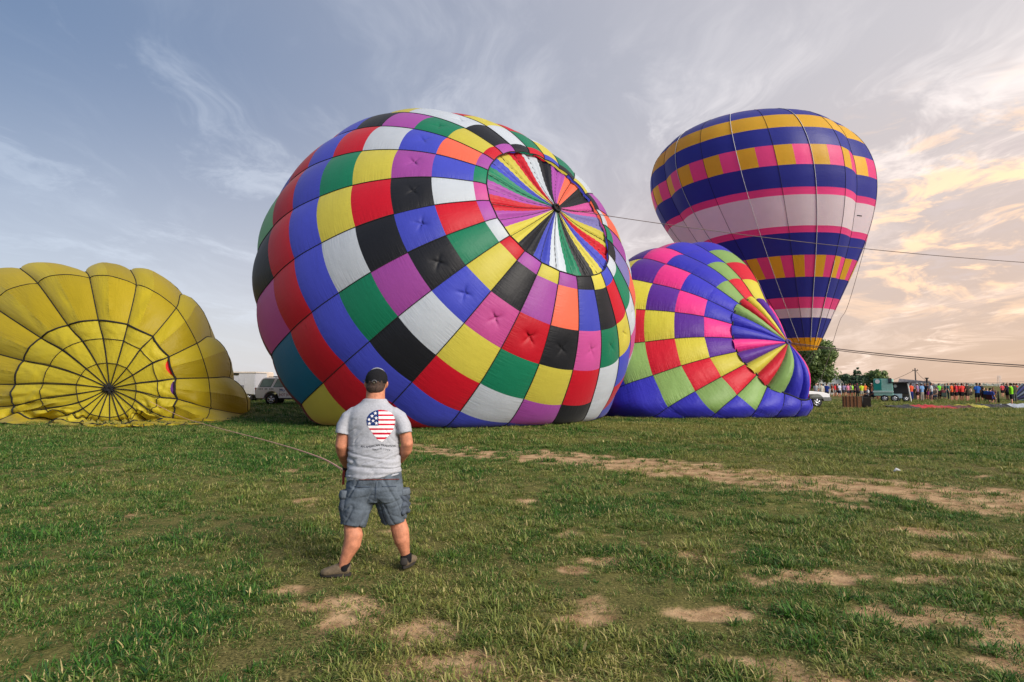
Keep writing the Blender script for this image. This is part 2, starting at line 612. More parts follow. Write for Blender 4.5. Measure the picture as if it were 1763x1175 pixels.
def build_grass():
    lib = bpy.data.collections.new('grass_tufts')
    for i in range(6):
        lib.objects.link(clump('tuft_a%d' % i, 32, 0.08, 0.02, 0.066, 0.0029, 1.4))
    for i in range(3):
        lib.objects.link(clump('tuft_b%d' % i, 22, 0.045, 0.04, 0.10, 0.0033, 1.2))
    for i in range(2):
        lib.objects.link(clump('tuft_c%d' % i, 14, 0.03, 0.05, 0.09, 0.0075, 1.25))
    for i in range(3):
        lib.objects.link(clump('tuft_d%d' % i, 16, 0.11, 0.015, 0.05, 0.0028, 1.62, True))
    pts, rz, sc, ti, ix, nrm = [], [], [], [], [], []

    def patch(y0, y1, xl, xr, dens, smin, smax, far=False):
        area = (y1 - y0) * 0.5 * ((xr(y0) - xl(y0)) + (xr(y1) - xl(y1)))
        k = int(area * dens)
        n_ = 0
        while n_ < k:
            y = random.uniform(y0, y1)
            x = random.uniform(min(xl(y0), xl(y1)), max(xr(y0), xr(y1)))
            if not (xl(y) <= x <= xr(y)):
                continue
            n_ += 1
            dv = dirt(x, y) if y < 40 else 0
            keep = 1 - float(sstep(0.06, 0.80, dv)) * (0.87 if y < 30 else 0.7)
            thatch = random.random() < (0.26 if y < 12 else 0.0)
            if not thatch and random.random() > keep:
                continue
            patchy = fbm(x, y, 1.3, 4.0)
            if not thatch and y < 14 and fbm(x, y, 4.6, 14.0) < -0.12 and random.random() < 0.62:
                continue
            if not thatch and random.random() < 0.35 * float(sstep(0.0, 0.5, -patchy)):
                continue
            z = float(terrain(x, y)) + (0.018 * fbm(x, y, 0.8, 2.0) - 0.012 * dv)
            pts.append((x, y, z))
            rz.append(random.uniform(0, 6.283))
            s = random.uniform(smin, smax) * (1.0 + 0.6 * patchy)
            sc.append(s)
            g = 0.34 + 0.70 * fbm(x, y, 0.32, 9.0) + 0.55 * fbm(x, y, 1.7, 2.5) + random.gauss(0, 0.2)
            g += 0.35 * float(sstep(9, 22, y)) * float(sstep(-3, 6, x)) - 0.18 * float(sstep(0, -6, x))  # tint also paints lit yellow grass right and far, shaded green at left
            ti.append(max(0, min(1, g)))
            q = random.random()
            ix.append(random.randrange(11, 14) if thatch else random.randrange(6) if q < 0.80 else (random.randrange(6, 9) if q < 0.975 else random.randrange(9, 11)))

    patch(2.3, 5, lambda y: -1.02 * y - 0.8, lambda y: 1.02 * y + 0.8, 300, 0.75, 1.15)
    patch(2.0, 5, lambda y: -1.02 * y - 4.3, lambda y: -1.02 * y - 0.8, 160, 0.85, 1.3)
    patch(2.0, 5, lambda y: 1.02 * y + 0.8, lambda y: 1.02 * y + 4.3, 160, 0.85, 1.3)
    patch(0.6, 2.3, lambda y: -5.0, lambda y: 5.0, 160, 0.85, 1.3)
    patch(5, 9, lambda y: -1.0 * y - 1, lambda y: 1.0 * y + 1, 230, 0.8, 1.25)
    patch(5, 9, lambda y: -1.0 * y - 4.5, lambda y: -1.0 * y - 1, 120, 0.95, 1.4)
    patch(5, 9, lambda y: 1.0 * y + 1, lambda y: 1.0 * y + 4.5, 120, 0.95, 1.4)
    patch(9, 16, lambda y: -1.0 * y - 5, lambda y: 1.0 * y + 5, 100, 0.95, 1.5)
    patch(16, 30, lambda y: -1.0 * y - 5, lambda y: 1.0 * y + 5, 38, 1.3, 2.1)
    patch(30, 62, lambda y: -1.0 * y, lambda y: 1.0 * y, 9, 2.0, 3.0)
    me = bpy.data.meshes.new('grass')
    me.from_pydata(pts, [], [])
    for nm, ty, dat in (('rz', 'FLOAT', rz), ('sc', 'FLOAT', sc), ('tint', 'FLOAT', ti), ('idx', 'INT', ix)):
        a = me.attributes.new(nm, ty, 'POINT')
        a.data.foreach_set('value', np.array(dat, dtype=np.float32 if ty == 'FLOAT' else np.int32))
    o = link('grass', me, GRASS)
    o['kind'] = 'stuff'
    o['label'] = 'short patchy grass growing over the field'
    o['category'] = 'grass'
    ng = bpy.data.node_groups.new('grass_scatter', 'GeometryNodeTree')
    ng.interface.new_socket('Geometry', in_out='INPUT', socket_type='NodeSocketGeometry')
    ng.interface.new_socket('Geometry', in_out='OUTPUT', socket_type='NodeSocketGeometry')
    gi = ng.nodes.new('NodeGroupInput')
    go = ng.nodes.new('NodeGroupOutput')
    ci = ng.nodes.new('GeometryNodeCollectionInfo')
    ci.inputs['Collection'].default_value = lib
    ci.inputs['Separate Children'].default_value = True
    ci.inputs['Reset Children'].default_value = True
    iop = ng.nodes.new('GeometryNodeInstanceOnPoints')
    iop.inputs['Pick Instance'].default_value = True

    def named(nm, ty):
        q = ng.nodes.new('GeometryNodeInputNamedAttribute')
        q.data_type = ty
        q.inputs['Name'].default_value = nm
        return q.outputs['Attribute']
    cx = ng.nodes.new('ShaderNodeCombineXYZ')
    ng.links.new(named('rz', 'FLOAT'), cx.inputs[2])
    ng.links.new(gi.outputs[0], iop.inputs['Points'])
    ng.links.new(ci.outputs[0], iop.inputs['Instance'])
    ng.links.new(named('idx', 'INT'), iop.inputs['Instance Index'])
    ng.links.new(cx.outputs[0], iop.inputs['Rotation'])
    ng.links.new(named('sc', 'FLOAT'), iop.inputs['Scale'])
    ng.links.new(iop.outputs[0], go.inputs[0])
    md = o.modifiers.new('scatter', 'NODES')
    md.node_group = ng
    print('grass tufts', len(pts))


build_grass()


# ------------------------------------------------------------------ balloons
def cubic(vals, t):
    """Catmull-Rom through evenly spaced values"""
    vals = np.asarray(vals, float)
    n = len(vals)
    t = np.clip(t, 0, n - 1.000001)
    i = np.floor(t).astype(int)
    f = t - i

    def g(k):
        k2 = np.clip(k, 0, n - 1)
        out = vals[k2]
        return out
    p1, p2 = g(i), g(i + 1)
    p0 = np.where((i - 1 < 0)[..., None] if vals.ndim > 1 else i - 1 < 0, 2 * p1 - p2, g(i - 1))
    p3 = np.where((i + 2 > n - 1)[..., None] if vals.ndim > 1 else i + 2 > n - 1, 2 * p2 - p1, g(i + 2))
    if vals.ndim > 1:
        f = f[..., None]
    return 0.5 * (2 * p1 + (p2 - p0) * f + (2 * p0 - 5 * p1 + 4 * p2 - p3) * f ** 2 + (3 * p1 - p0 - 3 * p2 + p3) * f ** 3)


CAMP = np.array([0, 0, CAM_H])
RT = np.array([1.0, 0, 0])
UPV = np.array([0, -ST, CT])


def settle(P):
    """fabric resting on the ground: what would sink is spread flat on the grass"""
    P = P.copy()
    g = terrain(P[..., 0], P[..., 1]) + 0.03
    z = P[..., 2] - g
    s = 0.18
    zs = np.where(z > 2.5, z, s * np.logaddexp(0, np.minimum(z, 2.5) / s))
    P[..., 2] = g + zs
    return P


def grid_panel(name, fn, nu, nv, mat, parent):
    u, v = np.meshgrid(np.linspace(0, 1, nu + 1), np.linspace(0, 1, nv + 1))
    P = fn(u, v).reshape(-1, 3)
    fs = []
    for j in range(nv):
        for i in range(nu):
            a = j * (nu + 1) + i
            fs.append((a, a + 1, a + nu + 2, a + nu + 1))
    return mesh_obj(name, P, fs, mat, parent, True, np.stack([u.ravel(), v.ravel()], 1))


class Envelope:
    """inflated envelope lying on its side; axis leaves the body through the crown"""
    def __init__(self, C, a, ph, N, r, h, res, scale, bulge, hidden=None):
        self.C = CAMP + scale * (np.array(C) - CAMP)
        self.a = np.array(a) / np.linalg.norm(a)
        e1 = np.cross(self.a, [0, 0, 1.0])
        self.e1 = e1 / np.linalg.norm(e1)
        self.e2 = np.cross(self.e1, self.a)
        self.ph, self.N = ph, N
        self.r, self.h = np.array(r) * scale, np.array(h) * scale
        self.res = np.array(res, float)
        self.res[:, 2:] *= scale
        self.bulge = bulge
        self.hidden = hidden

    def warp(self, k, j):
        R = self.res
        dk = k[..., None] - R[:, 0]
        dk = dk - self.N * np.round(dk / self.N)
        w = np.exp(-(dk ** 2 + (j[..., None] - R[:, 1]) ** 2) / (2 * 0.55 ** 2))
        s = w.sum(-1) + 0.25
        return (w * R[:, 2]).sum(-1) / s, (w * R[:, 3]).sum(-1) / s

    def ring(self, k, j):
        an = self.ph - k * 2 * math.pi / self.N
        r, h = cubic(self.r, j), cubic(self.h, j)
        P = self.C + self.a * h[..., None] + r[..., None] * (np.cos(an)[..., None] * self.e1 + np.sin(an)[..., None] * self.e2)
        dx, dz = self.warp(k, j)
        return P + dx[..., None] * RT + dz[..., None] * UPV

    def base(self, k, j):
        k, j = np.broadcast_arrays(np.asarray(k, float), np.asarray(j, float))
        P = self.ring(k, j)
        if self.hidden:
            k0, k1, dirv, fac = self.hidden          # the far side, slack, hangs behind the near side
            kk = np.mod(k - k0, self.N)
            span = (k1 - k0) % self.N
            m = kk < span
            s = np.clip(kk / span, 0, 1)
            A = self.ring(np.full_like(k, k0), j)
            B = self.ring(np.full_like(k, k1), j)
            b = cubic(self.r, j) * fac * np.sin(math.pi * s) ** 0.7
            Q = A * (1 - s[..., None]) + B * s[..., None] + b[..., None] * np.array(dirv)
            P = np.where(m[..., None], Q, P)
        return P

    def point(self, k, j, lift=0.0):
        k, j = np.broadcast_arrays(np.asarray(k, float), np.asarray(j, float))
        P = self.base(k, j)
        u = k - np.floor(k)
        e = 1e-2
        dk = self.base(k + e, j) - self.base(k - e, j)
        dj = self.base(k, j + e) - self.base(k, j - e)
        nrm = np.cross(dk, dj)
        nrm /= np.linalg.norm(nrm, axis=-1, keepdims=True) + 1e-9
        ctr = self.C + self.a * self.h[4]
        sgn = np.sign((nrm * (P - ctr)).sum(-1, keepdims=True))
        nrm = nrm * np.where(sgn == 0, 1, sgn)
        wd = np.linalg.norm(dk, axis=-1, keepdims=True) / (2 * e)
        b = self.bulge * wd * (np.sin(math.pi * u) ** 0.8)[..., None]
        P = P + nrm * (b + lift)
        if self.hidden:                              # slack cloth rolls outwards before it meets the grass
            hz = P - ctr
            hz[..., 2] = 0
            hz /= np.linalg.norm(hz, axis=-1, keepdims=True) + 1e-6
            P = P + hz * (0.16 * np.exp(-((P[..., 2:3] - 0.75) / 0.5) ** 2))
            low = np.clip(0.5 - P[..., 2:3], 0, 1.5)
            P = P - hz * low * 0.55
        return settle(P)


def tape_tube(pts, rad):
    mb = MB()
    mb.tube(pts, rad, 5)
    return mb


RES_BIG = [(0,1,-0.03,0.03),(0,2,-0.08,0.06),(0,3,-0.05,0.07),(0,4,-0.05,0.08),(0,5,-0.04,0.04),(0,6,0.21,0.28),(1,0,-0.01,0.09),(1,1,-0.04,0.07),(1,2,-0.07,0.11),(1,3,-0.05,0.12),(1,4,-0.02,0.1),(1,5,0.01,0.15),(2,0,0.03,0.12),(2,1,0.02,0.1),(2,2,0.01,0.12),(2,3,0.03,0.11),(2,4,0.01,0.15),(2,5,0.08,0.37),(3,0,0.09,0.06),(3,1,0.07,0.11),(3,2,0.11,0.12),(3,3,0.07,0.07),(3,4,-0.01,0.11),(4,0,0.13,0.1),(4,1,0.13,0.05),(4,2,0.13,0.03),(4,3,0.08,-0.09),(4,4,-0.11,-0.13),(5,0,0.12,0.01),(5,1,0.11,-0.09),(5,2,0.09,-0.2),(5,3,0.07,-0.23),(5,4,-0.03,-0.32),(5,5,-0.38,-0.32),(6,1,0.1,-0.12),(6,2,0.05,-0.32),(-1,3,-0.07,-0.01),(-1,4,-0.03,0.03),(-1,5,-0.02,-0.04),(-1,6,-0.04,-0.06),(-1,7,0.06,0.05),(-1,8,-0.04,0.05),(-2,0,-0.05,-0.0),(-2,1,-0.07,-0.01),(-2,2,-0.04,-0.03),(-2,3,-0.02,-0.03),(-2,4,0.03,-0.03),(-2,5,-0.0,-0.08),(-2,6,0.01,-0.12),(-2,7,0.06,-0.05),(-2,8,0.02,-0.02),(-3,0,-0.06,-0.04),(-3,1,-0.06,-0.04),(-3,2,-0.01,-0.05),(-3,3,0.01,-0.08),(-3,4,0.05,-0.07),(-3,5,-0.03,-0.12),(-3,6,-0.02,-0.14),(-3,7,0.03,-0.1),(-4,0,-0.06,-0.05),(-4,1,-0.04,-0.05),(-4,2,0.02,-0.06),(-4,3,0.04,-0.07),(-4,4,0.03,-0.05),(-4,5,-0.07,-0.1),(-4,6,-0.1,-0.14),(-4,7,-0.05,-0.05),(-5,0,-0.06,-0.03),(-5,1,-0.03,-0.06),(-5,2,0.01,-0.07),(-5,3,0.04,-0.05),(-5,4,0.01,0.0),(-5,5,-0.03,0.04),(-5,6,-0.12,-0.03),(-5,7,-0.09,0.13),(-6,0,-0.04,-0.06),(-6,1,-0.04,-0.06),(-6,2,-0.0,-0.04),(-6,3,0.01,-0.0),(-6,4,-0.05,0.11),(-6,5,-0.07,0.2),(-6,6,0.02,0.25),(-7,0,-0.09,-0.05),(-7,1,-0.02,-0.06),(-7,2,0.06,-0.04),(-7,3,-0.04,0.07),(-7,4,-0.09,0.21),(-7,5,0.04,0.35),(-8,0,-0.03,-0.05),(-8,1,0.06,-0.07),(-8,2,0.04,0.01),(-9,0,-0.05,-0.0),(-9,1,0.09,-0.04)]
BIG_COL = {  # gore: rings A..E and H, counted outwards from the crown vent (F is blue and G red all round)
    0: 'purple black pink yellow red', 1: 'yellow purple red green white', 2: 'purple coral black yellow purple', 3: 'black blue pink red black',
    4: 'yellow black green white white', 5: 'blue red yellow blue red', 6: 'white green white pink white', 7: 'black lavender coral yellow green',
    -1: 'red yellow blue white black', -2: 'white green black purple green', -3: 'purple red blue black white', -4: 'pink white black red yellow',
    -5: 'green blue purple yellow green', -6: 'purple coral blue white red', -7: 'red yellow green purple black', -8: 'purple black white white yellow',
    -9: 'black white yellow red blue', -10: 'red green red white black', -11: 'blue yellow white purple green', -12: 'black green black yellow red',
    -13: 'yellow white red blue white', -14: 'black purple green coral purple', -15: 'white coral yellow black blue', -16: 'green purple white green yellow'}
BIG_H = {-1: 'yellow', -2: 'teal', -3: 'pink', -4: 'black', -5: 'lime', -6: 'blue', -7: 'green', 0: 'green', 1: 'purple'}
BIG_VENT = {-7: 'yellow', -6: 'blue', -5: 'green', -4: 'purple', -3: 'red', -2: 'purple', -1: 'yellow', 0: 'black', 1: 'blue', 2: 'white', 3: 'green',
            4: 'black', 5: 'yellow', 6: 'blue', 7: 'red', 8: 'yellow', 9: 'lavender', 10: 'pink', 11: 'black', 12: 'coral', 13: 'purple', 14: 'black', 15: 'white', 16: 'red'}


def dimple(fn, depth):
    """crown-line tie: the cloth is pulled in at one spot and creases in an X"""
    def g(u, v):
        P = fn(u, v)
        du, dv = (u - 0.5), (v - 0.5)
        rr = np.sqrt(du ** 2 + dv ** 2)
        ang = np.arctan2(dv, du)
        spokes = np.abs(np.cos(2 * ang + math.pi / 2 + 0.35)) ** 6
        amt = depth * (0.55 * np.exp(-(rr / 0.055) ** 2) + 0.5 * spokes * np.exp(-(rr / 0.14) ** 2) + 0.3 * np.exp(-(rr / 0.25) ** 2))
        c = P[P.shape[0] // 2, P.shape[1] // 2]
        nrm = np.cross(P[-1, P.shape[1] // 2] - P[0, P.shape[1] // 2], P[P.shape[0] // 2, -1] - P[P.shape[0] // 2, 0])
        nrm /= np.linalg.norm(nrm)
        return P, nrm, amt
    return g


def build_big():
    E = Envelope((1.6952, 20.3689, 8.0592), (0.57694, -0.72057, 0.3846), 5.4669, 24,
                 [2.743, 3.221, 4.528, 5.634, 6.566, 7.258, 7.799, 8.114, 8.173, 7.45, 6.3, 4.9, 3.3],
                 [-0.459, -0.594, -1.175, -1.952, -2.907, -3.916, -4.966, -6.304, -8.173, -9.5, -11.2, -13.0, -15.0],
                 RES_BIG, 1.13, 0.055)
    root = empty('hot_air_balloon', (float(E.C[0] - 6 * E.a[0]), float(E.C[1] - 6 * E.a[1]), 0))
    tag(root, 'huge patchwork hot air balloon in many coloured squares lying on its side behind the man', 'balloon')
    off = -np.array(root.location)
    names = ['red', 'blue', 'white', 'yellow', 'green', 'black', 'purple']
    for g in range(-16, 8):
        cols = BIG_COL[g].split()
        for ring in range(12):
            if ring < 5:
                c = cols[ring]
            elif ring == 5:
                c = 'blue'
            elif ring == 6:
                c = 'red'
            elif ring == 7:
                c = BIG_H.get(g, names[(g * 3) % 7])
            elif ring == 8:
                c = 'maroon'
            else:
                c = names[(g * 5 + ring * 3) % 7]
            fn = lambda u, v, g=g, ring=ring: E.point(g + np.clip(u, 1e-4, 1 - 1e-4), ring + v) + off
            if ring == 2 and -10 <= g <= 7:
                base_fn = fn
                ctr_n = E.C + E.a * E.h[4] + off
                jx, jy = random.uniform(-0.05, 0.05), random.uniform(-0.04, 0.04)
                tw = random.uniform(-0.3, 0.3)
                dep = random.uniform(0.10, 0.22) if c not in ('black',) else 0.12

                def fn(u, v, base_fn=base_fn, jx=jx, jy=jy, tw=tw, dep=dep, ctr_n=ctr_n):
                    P = base_fn(u, v)
                    du, dv = u - 0.5 + jx, v - 0.5 + jy
                    rr = np.sqrt(du ** 2 + dv ** 2)
                    ang = np.arctan2(dv, du) + tw
                    sp = np.abs(np.sin(2 * ang)) ** 8
                    amt = dep * (0.5 * np.exp(-(rr / 0.05) ** 2) + 0.55 * sp * np.exp(-(rr / 0.15) ** 2) * (1 - np.exp(-(rr / 0.03) ** 2)) + 0.35 * np.exp(-(rr / 0.22) ** 2))
                    q = P - ctr_n
                    q = q / np.linalg.norm(q, axis=-1, keepdims=True)
                    return P - q * amt[..., None]
                grid_panel('fabric_panel', fn, 34, 34, FAB[c], root)
            else:
                grid_panel('fabric_panel', fn, 10, 10, FAB[c], root)
    # the parachute vent: pleated cloth drawn in to the crown ring, seams half a gore off the load tapes
    crown_h = -0.15 * 1.13

    def vent_pt(k, t, sink=0.0):
        k, t = np.broadcast_arrays(np.asarray(k, float), np.asarray(t, float))
        edge = E.base(k, np.zeros_like(k) + 0.02)
        cr = E.C + E.a * crown_h
        P = cr + (edge - cr) * t[..., None]
        u = np.mod(k, 1.0)
        pleat = 0.30 * np.sin(math.pi * u) ** 0.7 + 0.05 * np.sin(4 * math.pi * u + k * 3.1)
        wrk = 0.016 * np.sin(t * 70 + 9 * np.sin(k * 2.3) + 3 * u) * (0.25 + t)
        z = -0.20 * np.sin(math.pi * t) + (pleat * 0.62) * t ** 1.2 * (1 - 0.62 * t ** 6) - 0.17 * t ** 3 + wrk - sink
        return P + E.a * z[..., None] + off
    for k in range(-7, 17):
        fn = lambda u, v, k=k: vent_pt(k - 0.5 + u, 0.015 + v * 1.02)
        grid_panel('vent_panel', fn, 16, 30, FAB[BIG_VENT[k]], root)
    for k in range(-16, 8):
        js = np.linspace(0, 12, 70)
        P = E.point(np.full_like(js, k + 1e-5), js, 0.012) + off
        ts = np.linspace(0.01, 1.0, 24)
        Q = vent_pt(np.full_like(ts, k + 1e-5), ts, -0.012)
        tape_tube(list(Q), 0.013).build('vent_tape', TAPE, root, True)
        tape_tube(list(P), 0.019).build('load_tape', TAPE, root, True)
    ks = np.linspace(-16, 8, 24 * 10 + 1)
    rim = E.point(ks, np.zeros_like(ks) + 0.01, 0.01) + off
    tape_tube(list(rim), 0.024).build('vent_rim', TAPE, root, True)
    cr = Vector(E.C + E.a * crown_h + off)
    mb = MB()
    ring_pts = [cr + Vector(E.a) * 0.03 + (Vector(E.e1) * math.cos(t) + Vector(E.e2) * math.sin(t)) * 0.16 for t in np.linspace(0, 2 * math.pi, 17)]
    mb.tube(ring_pts, 0.05, 6)
    mb.build('crown_ring', TAPE, root, True)
    return Vector(E.C + E.a * crown_h)


BIG_CROWN = build_big()

RES_PUR = [(0,0,-0.06,-0.02),(0,1,-0.01,-0.06),(0,2,0.02,-0.11),(0,3,0.06,-0.17),(1,0,-0.08,-0.02),(1,1,-0.08,-0.05),(1,2,-0.05,-0.09),(1,3,-0.0,-0.17),(1,4,0.11,-0.12),(2,1,-0.06,0.05),(2,2,-0.06,0.02),(2,3,0.03,0.02),(3,1,-0.04,0.08),(3,2,-0.17,0.21),(4,1,-0.06,0.11),(-1,0,-0.01,0.07),(-1,1,0.03,0.05),(-1,2,0.07,-0.03),(-1,3,0.1,-0.04),(-2,0,-0.05,0.09),(-2,1,0.01,0.09),(-2,2,0.06,0.05),(-2,3,0.04,0.05),(-3,2,0.03,0.17),(-3,3,-0.01,0.16),(-3,4,-0.04,0.11),(-4,1,0.09,0.09),(-4,3,-0.16,0.04),(-4,4,-0.06,-0.04),(-4,0,-0.1,0.01),(-3,0,0.0,0.13),(-5,0,-0.14,-0.05),(-5,1,-0.04,-0.07),(2,0,-0.04,0.03),(3,0,0.08,0.18),(4,0,-0.14,0.02),(5,0,0.13,0.14),(6,0,0.25,-0.07),(7,0,-0.01,0.03),(-6,0,-0.04,-0.35)]


def build_purple():
    view = np.array([0.42, 0.90, 0.0])
    E = Envelope((12.363, 25.9292, 3.5484), (0.32969, -0.85526, 0.39979), 0.1511, 24,
                 [2.554, 3.876, 5.117, 6.263, 7.312, 7.85, 7.9, 7.5, 6.6, 5.2, 3.4],
                 [-0.447, -0.749, -1.216, -1.852, -2.614, -3.9, -5.4, -7.2, -9.3, -11.6, -14.0],
                 RES_PUR, 1.16, 0.085, hidden=(7.0, 18.0, view, 0.55))
    root = empty('hot_air_balloon', (float(E.C[0] - 5 * E.a[0]), float(E.C[1] - 5 * E.a[1]), 0))
    tag(root, 'half inflated blue and purple hot air balloon with diagonal pink, yellow, red and green checks', 'balloon')
    off = -np.array(root.location)
    seq = ['pink', 'purple', 'yellow', 'red', 'green', 'blue', 'blue']
    for k in range(-10, 14):
        for ring in range(10):
            c = seq[(ring + 1 + k) % 7]
            if k in (4, 5, 6, 7) or (k in (1, 2, 3) and ring + 1 + k > 4):
                if not (ring + 1 + k <= 4):
                    c = 'blue'
            fn = lambda u, v, k=k, ring=ring: E.point(k + np.clip(u, 1e-4, 1 - 1e-4), ring + v) + off
            grid_panel('fabric_panel', fn, 10, 9, FAB2[c], root)
    cr0 = E.C

    def vent_pt(k, t, lift=0.0):
        k, t = np.broadcast_arrays(np.asarray(k, float), np.asarray(t, float))
        edge = E.base(k, np.zeros_like(k) + 0.02)
        P = cr0 + (edge - cr0) * t[..., None]
        u = np.mod(k, 1.0)
        wid = np.sin(math.pi * u) ** 0.7
        low = sstep(3.0, 5.0, np.mod(k + 6, 24) - 6) * (1 - sstep(8, 10, np.mod(k + 6, 24) - 6))
        z = 0.30 * wid * t ** 1.2 + 0.55 * low * np.sin(math.pi * np.clip(t, 0, 1)) ** 1.0 + 0.25 * np.sin(math.pi * t) * 0.4 + lift
        z = z + 0.014 * np.sin(t * 46 + 5 * np.sin(k * 3.0)) * t
        nrm = E.a * 0.9 + 0.35 * (edge - cr0) / (np.linalg.norm(edge - cr0, axis=-1, keepdims=True) + 1e-6)
        return settle(P + nrm * z[..., None] - E.a * (0.10 * t ** 4)[..., None]) + off
    for k in range(-10, 14):
        fn = lambda u, v, k=k: vent_pt(k + np.clip(u, 1e-4, 1 - 1e-4), 0.012 + v * 0.995)
        grid_panel('vent_panel', fn, 12, 20, FAB2[seq[k % 7]], root)
        js = np.linspace(0, 10, 50)
        P = E.point(np.full_like(js, k + 1e-5), js, 0.012) + off
        tape_tube(list(P), 0.017).build('load_tape', TAPE, root, True)
    ks = np.linspace(-10, 14, 24 * 8 + 1)
    rim = E.point(ks, np.zeros_like(ks) + 0.01, 0.0) + off
    tape_tube(list(rim), 0.045).build('vent_rim', TAPE, root, True)
    mb = MB()
    cr = Vector(cr0 + off)
    mb.tube([cr + Vector(E.a) * 0.02 + (Vector(E.e1) * math.cos(t) + Vector(E.e2) * math.sin(t)) * 0.13 for t in np.linspace(0, 2 * math.pi, 17)], 0.05, 6)
    mb.build('crown_ring', plain('faded_webbing', lin(70, 62, 120), 0.8), root, True)
    return Vector(cr0)


PUR_CROWN = build_purple()


def build_standing():
    N = 22
    base = at(1383, 603, 45.0)
    axis = Vector((0.0, 0.0, 1.0))
    hs = np.array([0, 1.5, 3, 5, 7, 9, 11, 12.5, 14, 15.5, 16.8, 17.8, 18.5, 18.9]) * 0.95
    rs = np.array([0.95, 2.0, 3.0, 4.35, 5.65, 6.8, 7.65, 8.05, 8.15, 7.85, 7.1, 5.8, 3.9, 0.4])
    root = empty('hot_air_balloon', (base.x, base.y, 0))
    tag(root, 'upright inflated hot air balloon with navy, white, pink and gold bands', 'balloon')
    off = -np.array(root.location)
    A = np.array(axis)
    to_cam = CAMP - np.array(base)
    f1 = to_cam - A * (to_cam @ A)
    f1 /= np.linalg.norm(f1)                    # towards the viewer
    f2 = np.cross(A, f1)                        # to the right seen from the camera
    B = np.array(base)
    if f2[0] < 0:
        f2 = -f2
    PH = math.radians(-4.5)

    def rad(h):
        return np.interp(h, hsf, rsf)
    tt = np.linspace(0, len(hs) - 1, 400)
    hsf, rsf = cubic(hs, tt), cubic(rs, tt)
    pinch = {k: 0.0 for k in range(N)}
    for k, d in ((-4, 0.10), (-3, 0.55), (-2, 0.05), (2, 0.04), (4, 0.62), (-1, 0.03), (3, 0.0), (6, 0.2), (-6, 0.2)):
        pinch[k % N] = d

    def tape_pos(k, h):
        an = PH + (k + 0.0) * 2 * math.pi / N
        pn = np.vectorize(lambda q: pinch[int(q) % N])(k)
        r = rad(h) * (1 - 0.13 * pn * np.clip((h / 9.0), 0, 1) * np.clip((17.7 - h) / 4.0, 0, 1))
        lean = np.array([-0.272, 0.06, 0.0]) * (h - 0.012 * h ** 2)[..., None]
        return B + A * h[..., None] + lean + r[..., None] * (np.cos(an)[..., None] * f1 + np.sin(an)[..., None] * f2)

    def pt(k, h, lift=0.0):
        k, h = np.broadcast_arrays(np.asarray(k, float), np.asarray(h, float))
        k0 = np.floor(k + 1e-6)
        u = np.clip(k - k0, 0, 1)
        P = tape_pos(k0, h) * (1 - u[..., None]) + tape_pos(k0 + 1, h) * u[..., None]
        an = PH + k * 2 * math.pi / N
        nrm = np.cos(an)[..., None] * f1 + np.sin(an)[..., None] * f2
        b = 0.05 * rad(h) * 2 * math.pi / N * np.sin(math.pi * u)
        return P + nrm * (b + lift)[..., None]

    def front_y(h):
        p = pt(np.array([0.9]), np.array([h]))[0] - CAMP
        z = p @ np.array([0, CT, ST])
        return HT / 2 - F * (p @ UPV) / z
    hh = np.linspace(0.0, 17.2, 300)
    yy = np.array([front_y(h) for h in hh])
    i_top = int(np.argmin(yy))
    bands = [(603, 581.5, 'amber'), (581.5, 547, 'navy'), (547, 531, 'white'), (531, 512, 'pink'), (512, 477.5, 'navy'), (477.5, 440, 'check'), (440, 401.6, 'navy'),
             (401.6, 390, 'pink'), (390, 337, 'white'), (337, 324, 'pink'), (324, 285.6, 'navy'), (285.6, 251, 'check'), (251, 221.7, 'navy'), (221.7, 200.5, 'gold'), (200.5, 189, 'navy')]

    def h_of(y):
        return float(np.interp(-y, -yy[:i_top + 1], hh[:i_top + 1]))
    rows = [(0.0 if i == 0 else h_of(b[0]), h_of(b[1]), b[2]) for i, b in enumerate(bands)]
    top = rows[-1][1]
    rows.append((top, min(top + 0.5, 17.4), 'pink'))
    rows.append((min(top + 0.5, 17.4), 17.68, 'navy'))
    back = {}
    for (h0, h1, c) in rows:
        for k in range(N):
            an = math.degrees(PH + (k + 0.5) * 2 * math.pi / N)
            an = (an + 180) % 360 - 180
            parts = [(0, 1, c)] if c != 'check' else [(0, 0.5, 'gold'), (0.5, 1, 'pink')]
            for u0, u1, cc in parts:
                fn = lambda u, v, k=k, u0=u0, u1=u1, h0=h0, h1=h1: pt(k + u0 + np.clip(u * (u1 - u0), 1e-5, 1 - 1e-5), h0 + (h1 - h0) * v) + off
                if abs(an) < 100:
                    grid_panel('fabric_panel', fn, 6, max(4, int((h1 - h0) * 3)), FAB3[cc], root)
                else:
                    u, v = np.meshgrid(np.linspace(0, 1, 4), np.linspace(0, 1, 5))
                    P = fn(u, v).reshape(-1, 3)
                    mb = back.setdefault(cc, MB())
                    mb.add(P, [(j * 4 + i, j * 4 + i + 1, j * 4 + i + 5, j * 4 + i + 4) for j in range(4) for i in range(3)])
    for cc, mb in back.items():
        o = mb.build('far_side_fabric', FAB3[cc], root, True)
        o['kind'] = 'stuff'
    for k in range(N):
        h = np.linspace(0, 17.68, 60)
        P = pt(np.full_like(h, float(k)), h, 0.012) + off
        tape_tube(list(P), 0.014).build('load_tape', TAPE, root, True)
    for k, up in ((-2, 1), (0, 1), (2, 1), (3, 0)):
        h = np.linspace(0.6, 17.3 if up else 6, 50)
        P = pt(np.full_like(h, float(k)), h, 0.05) + off
        tape_tube(list(P), 0.015).build('guide_line', ROPE_W, root, True)
    # small maker's mark on the white band
    wb = rows[8]
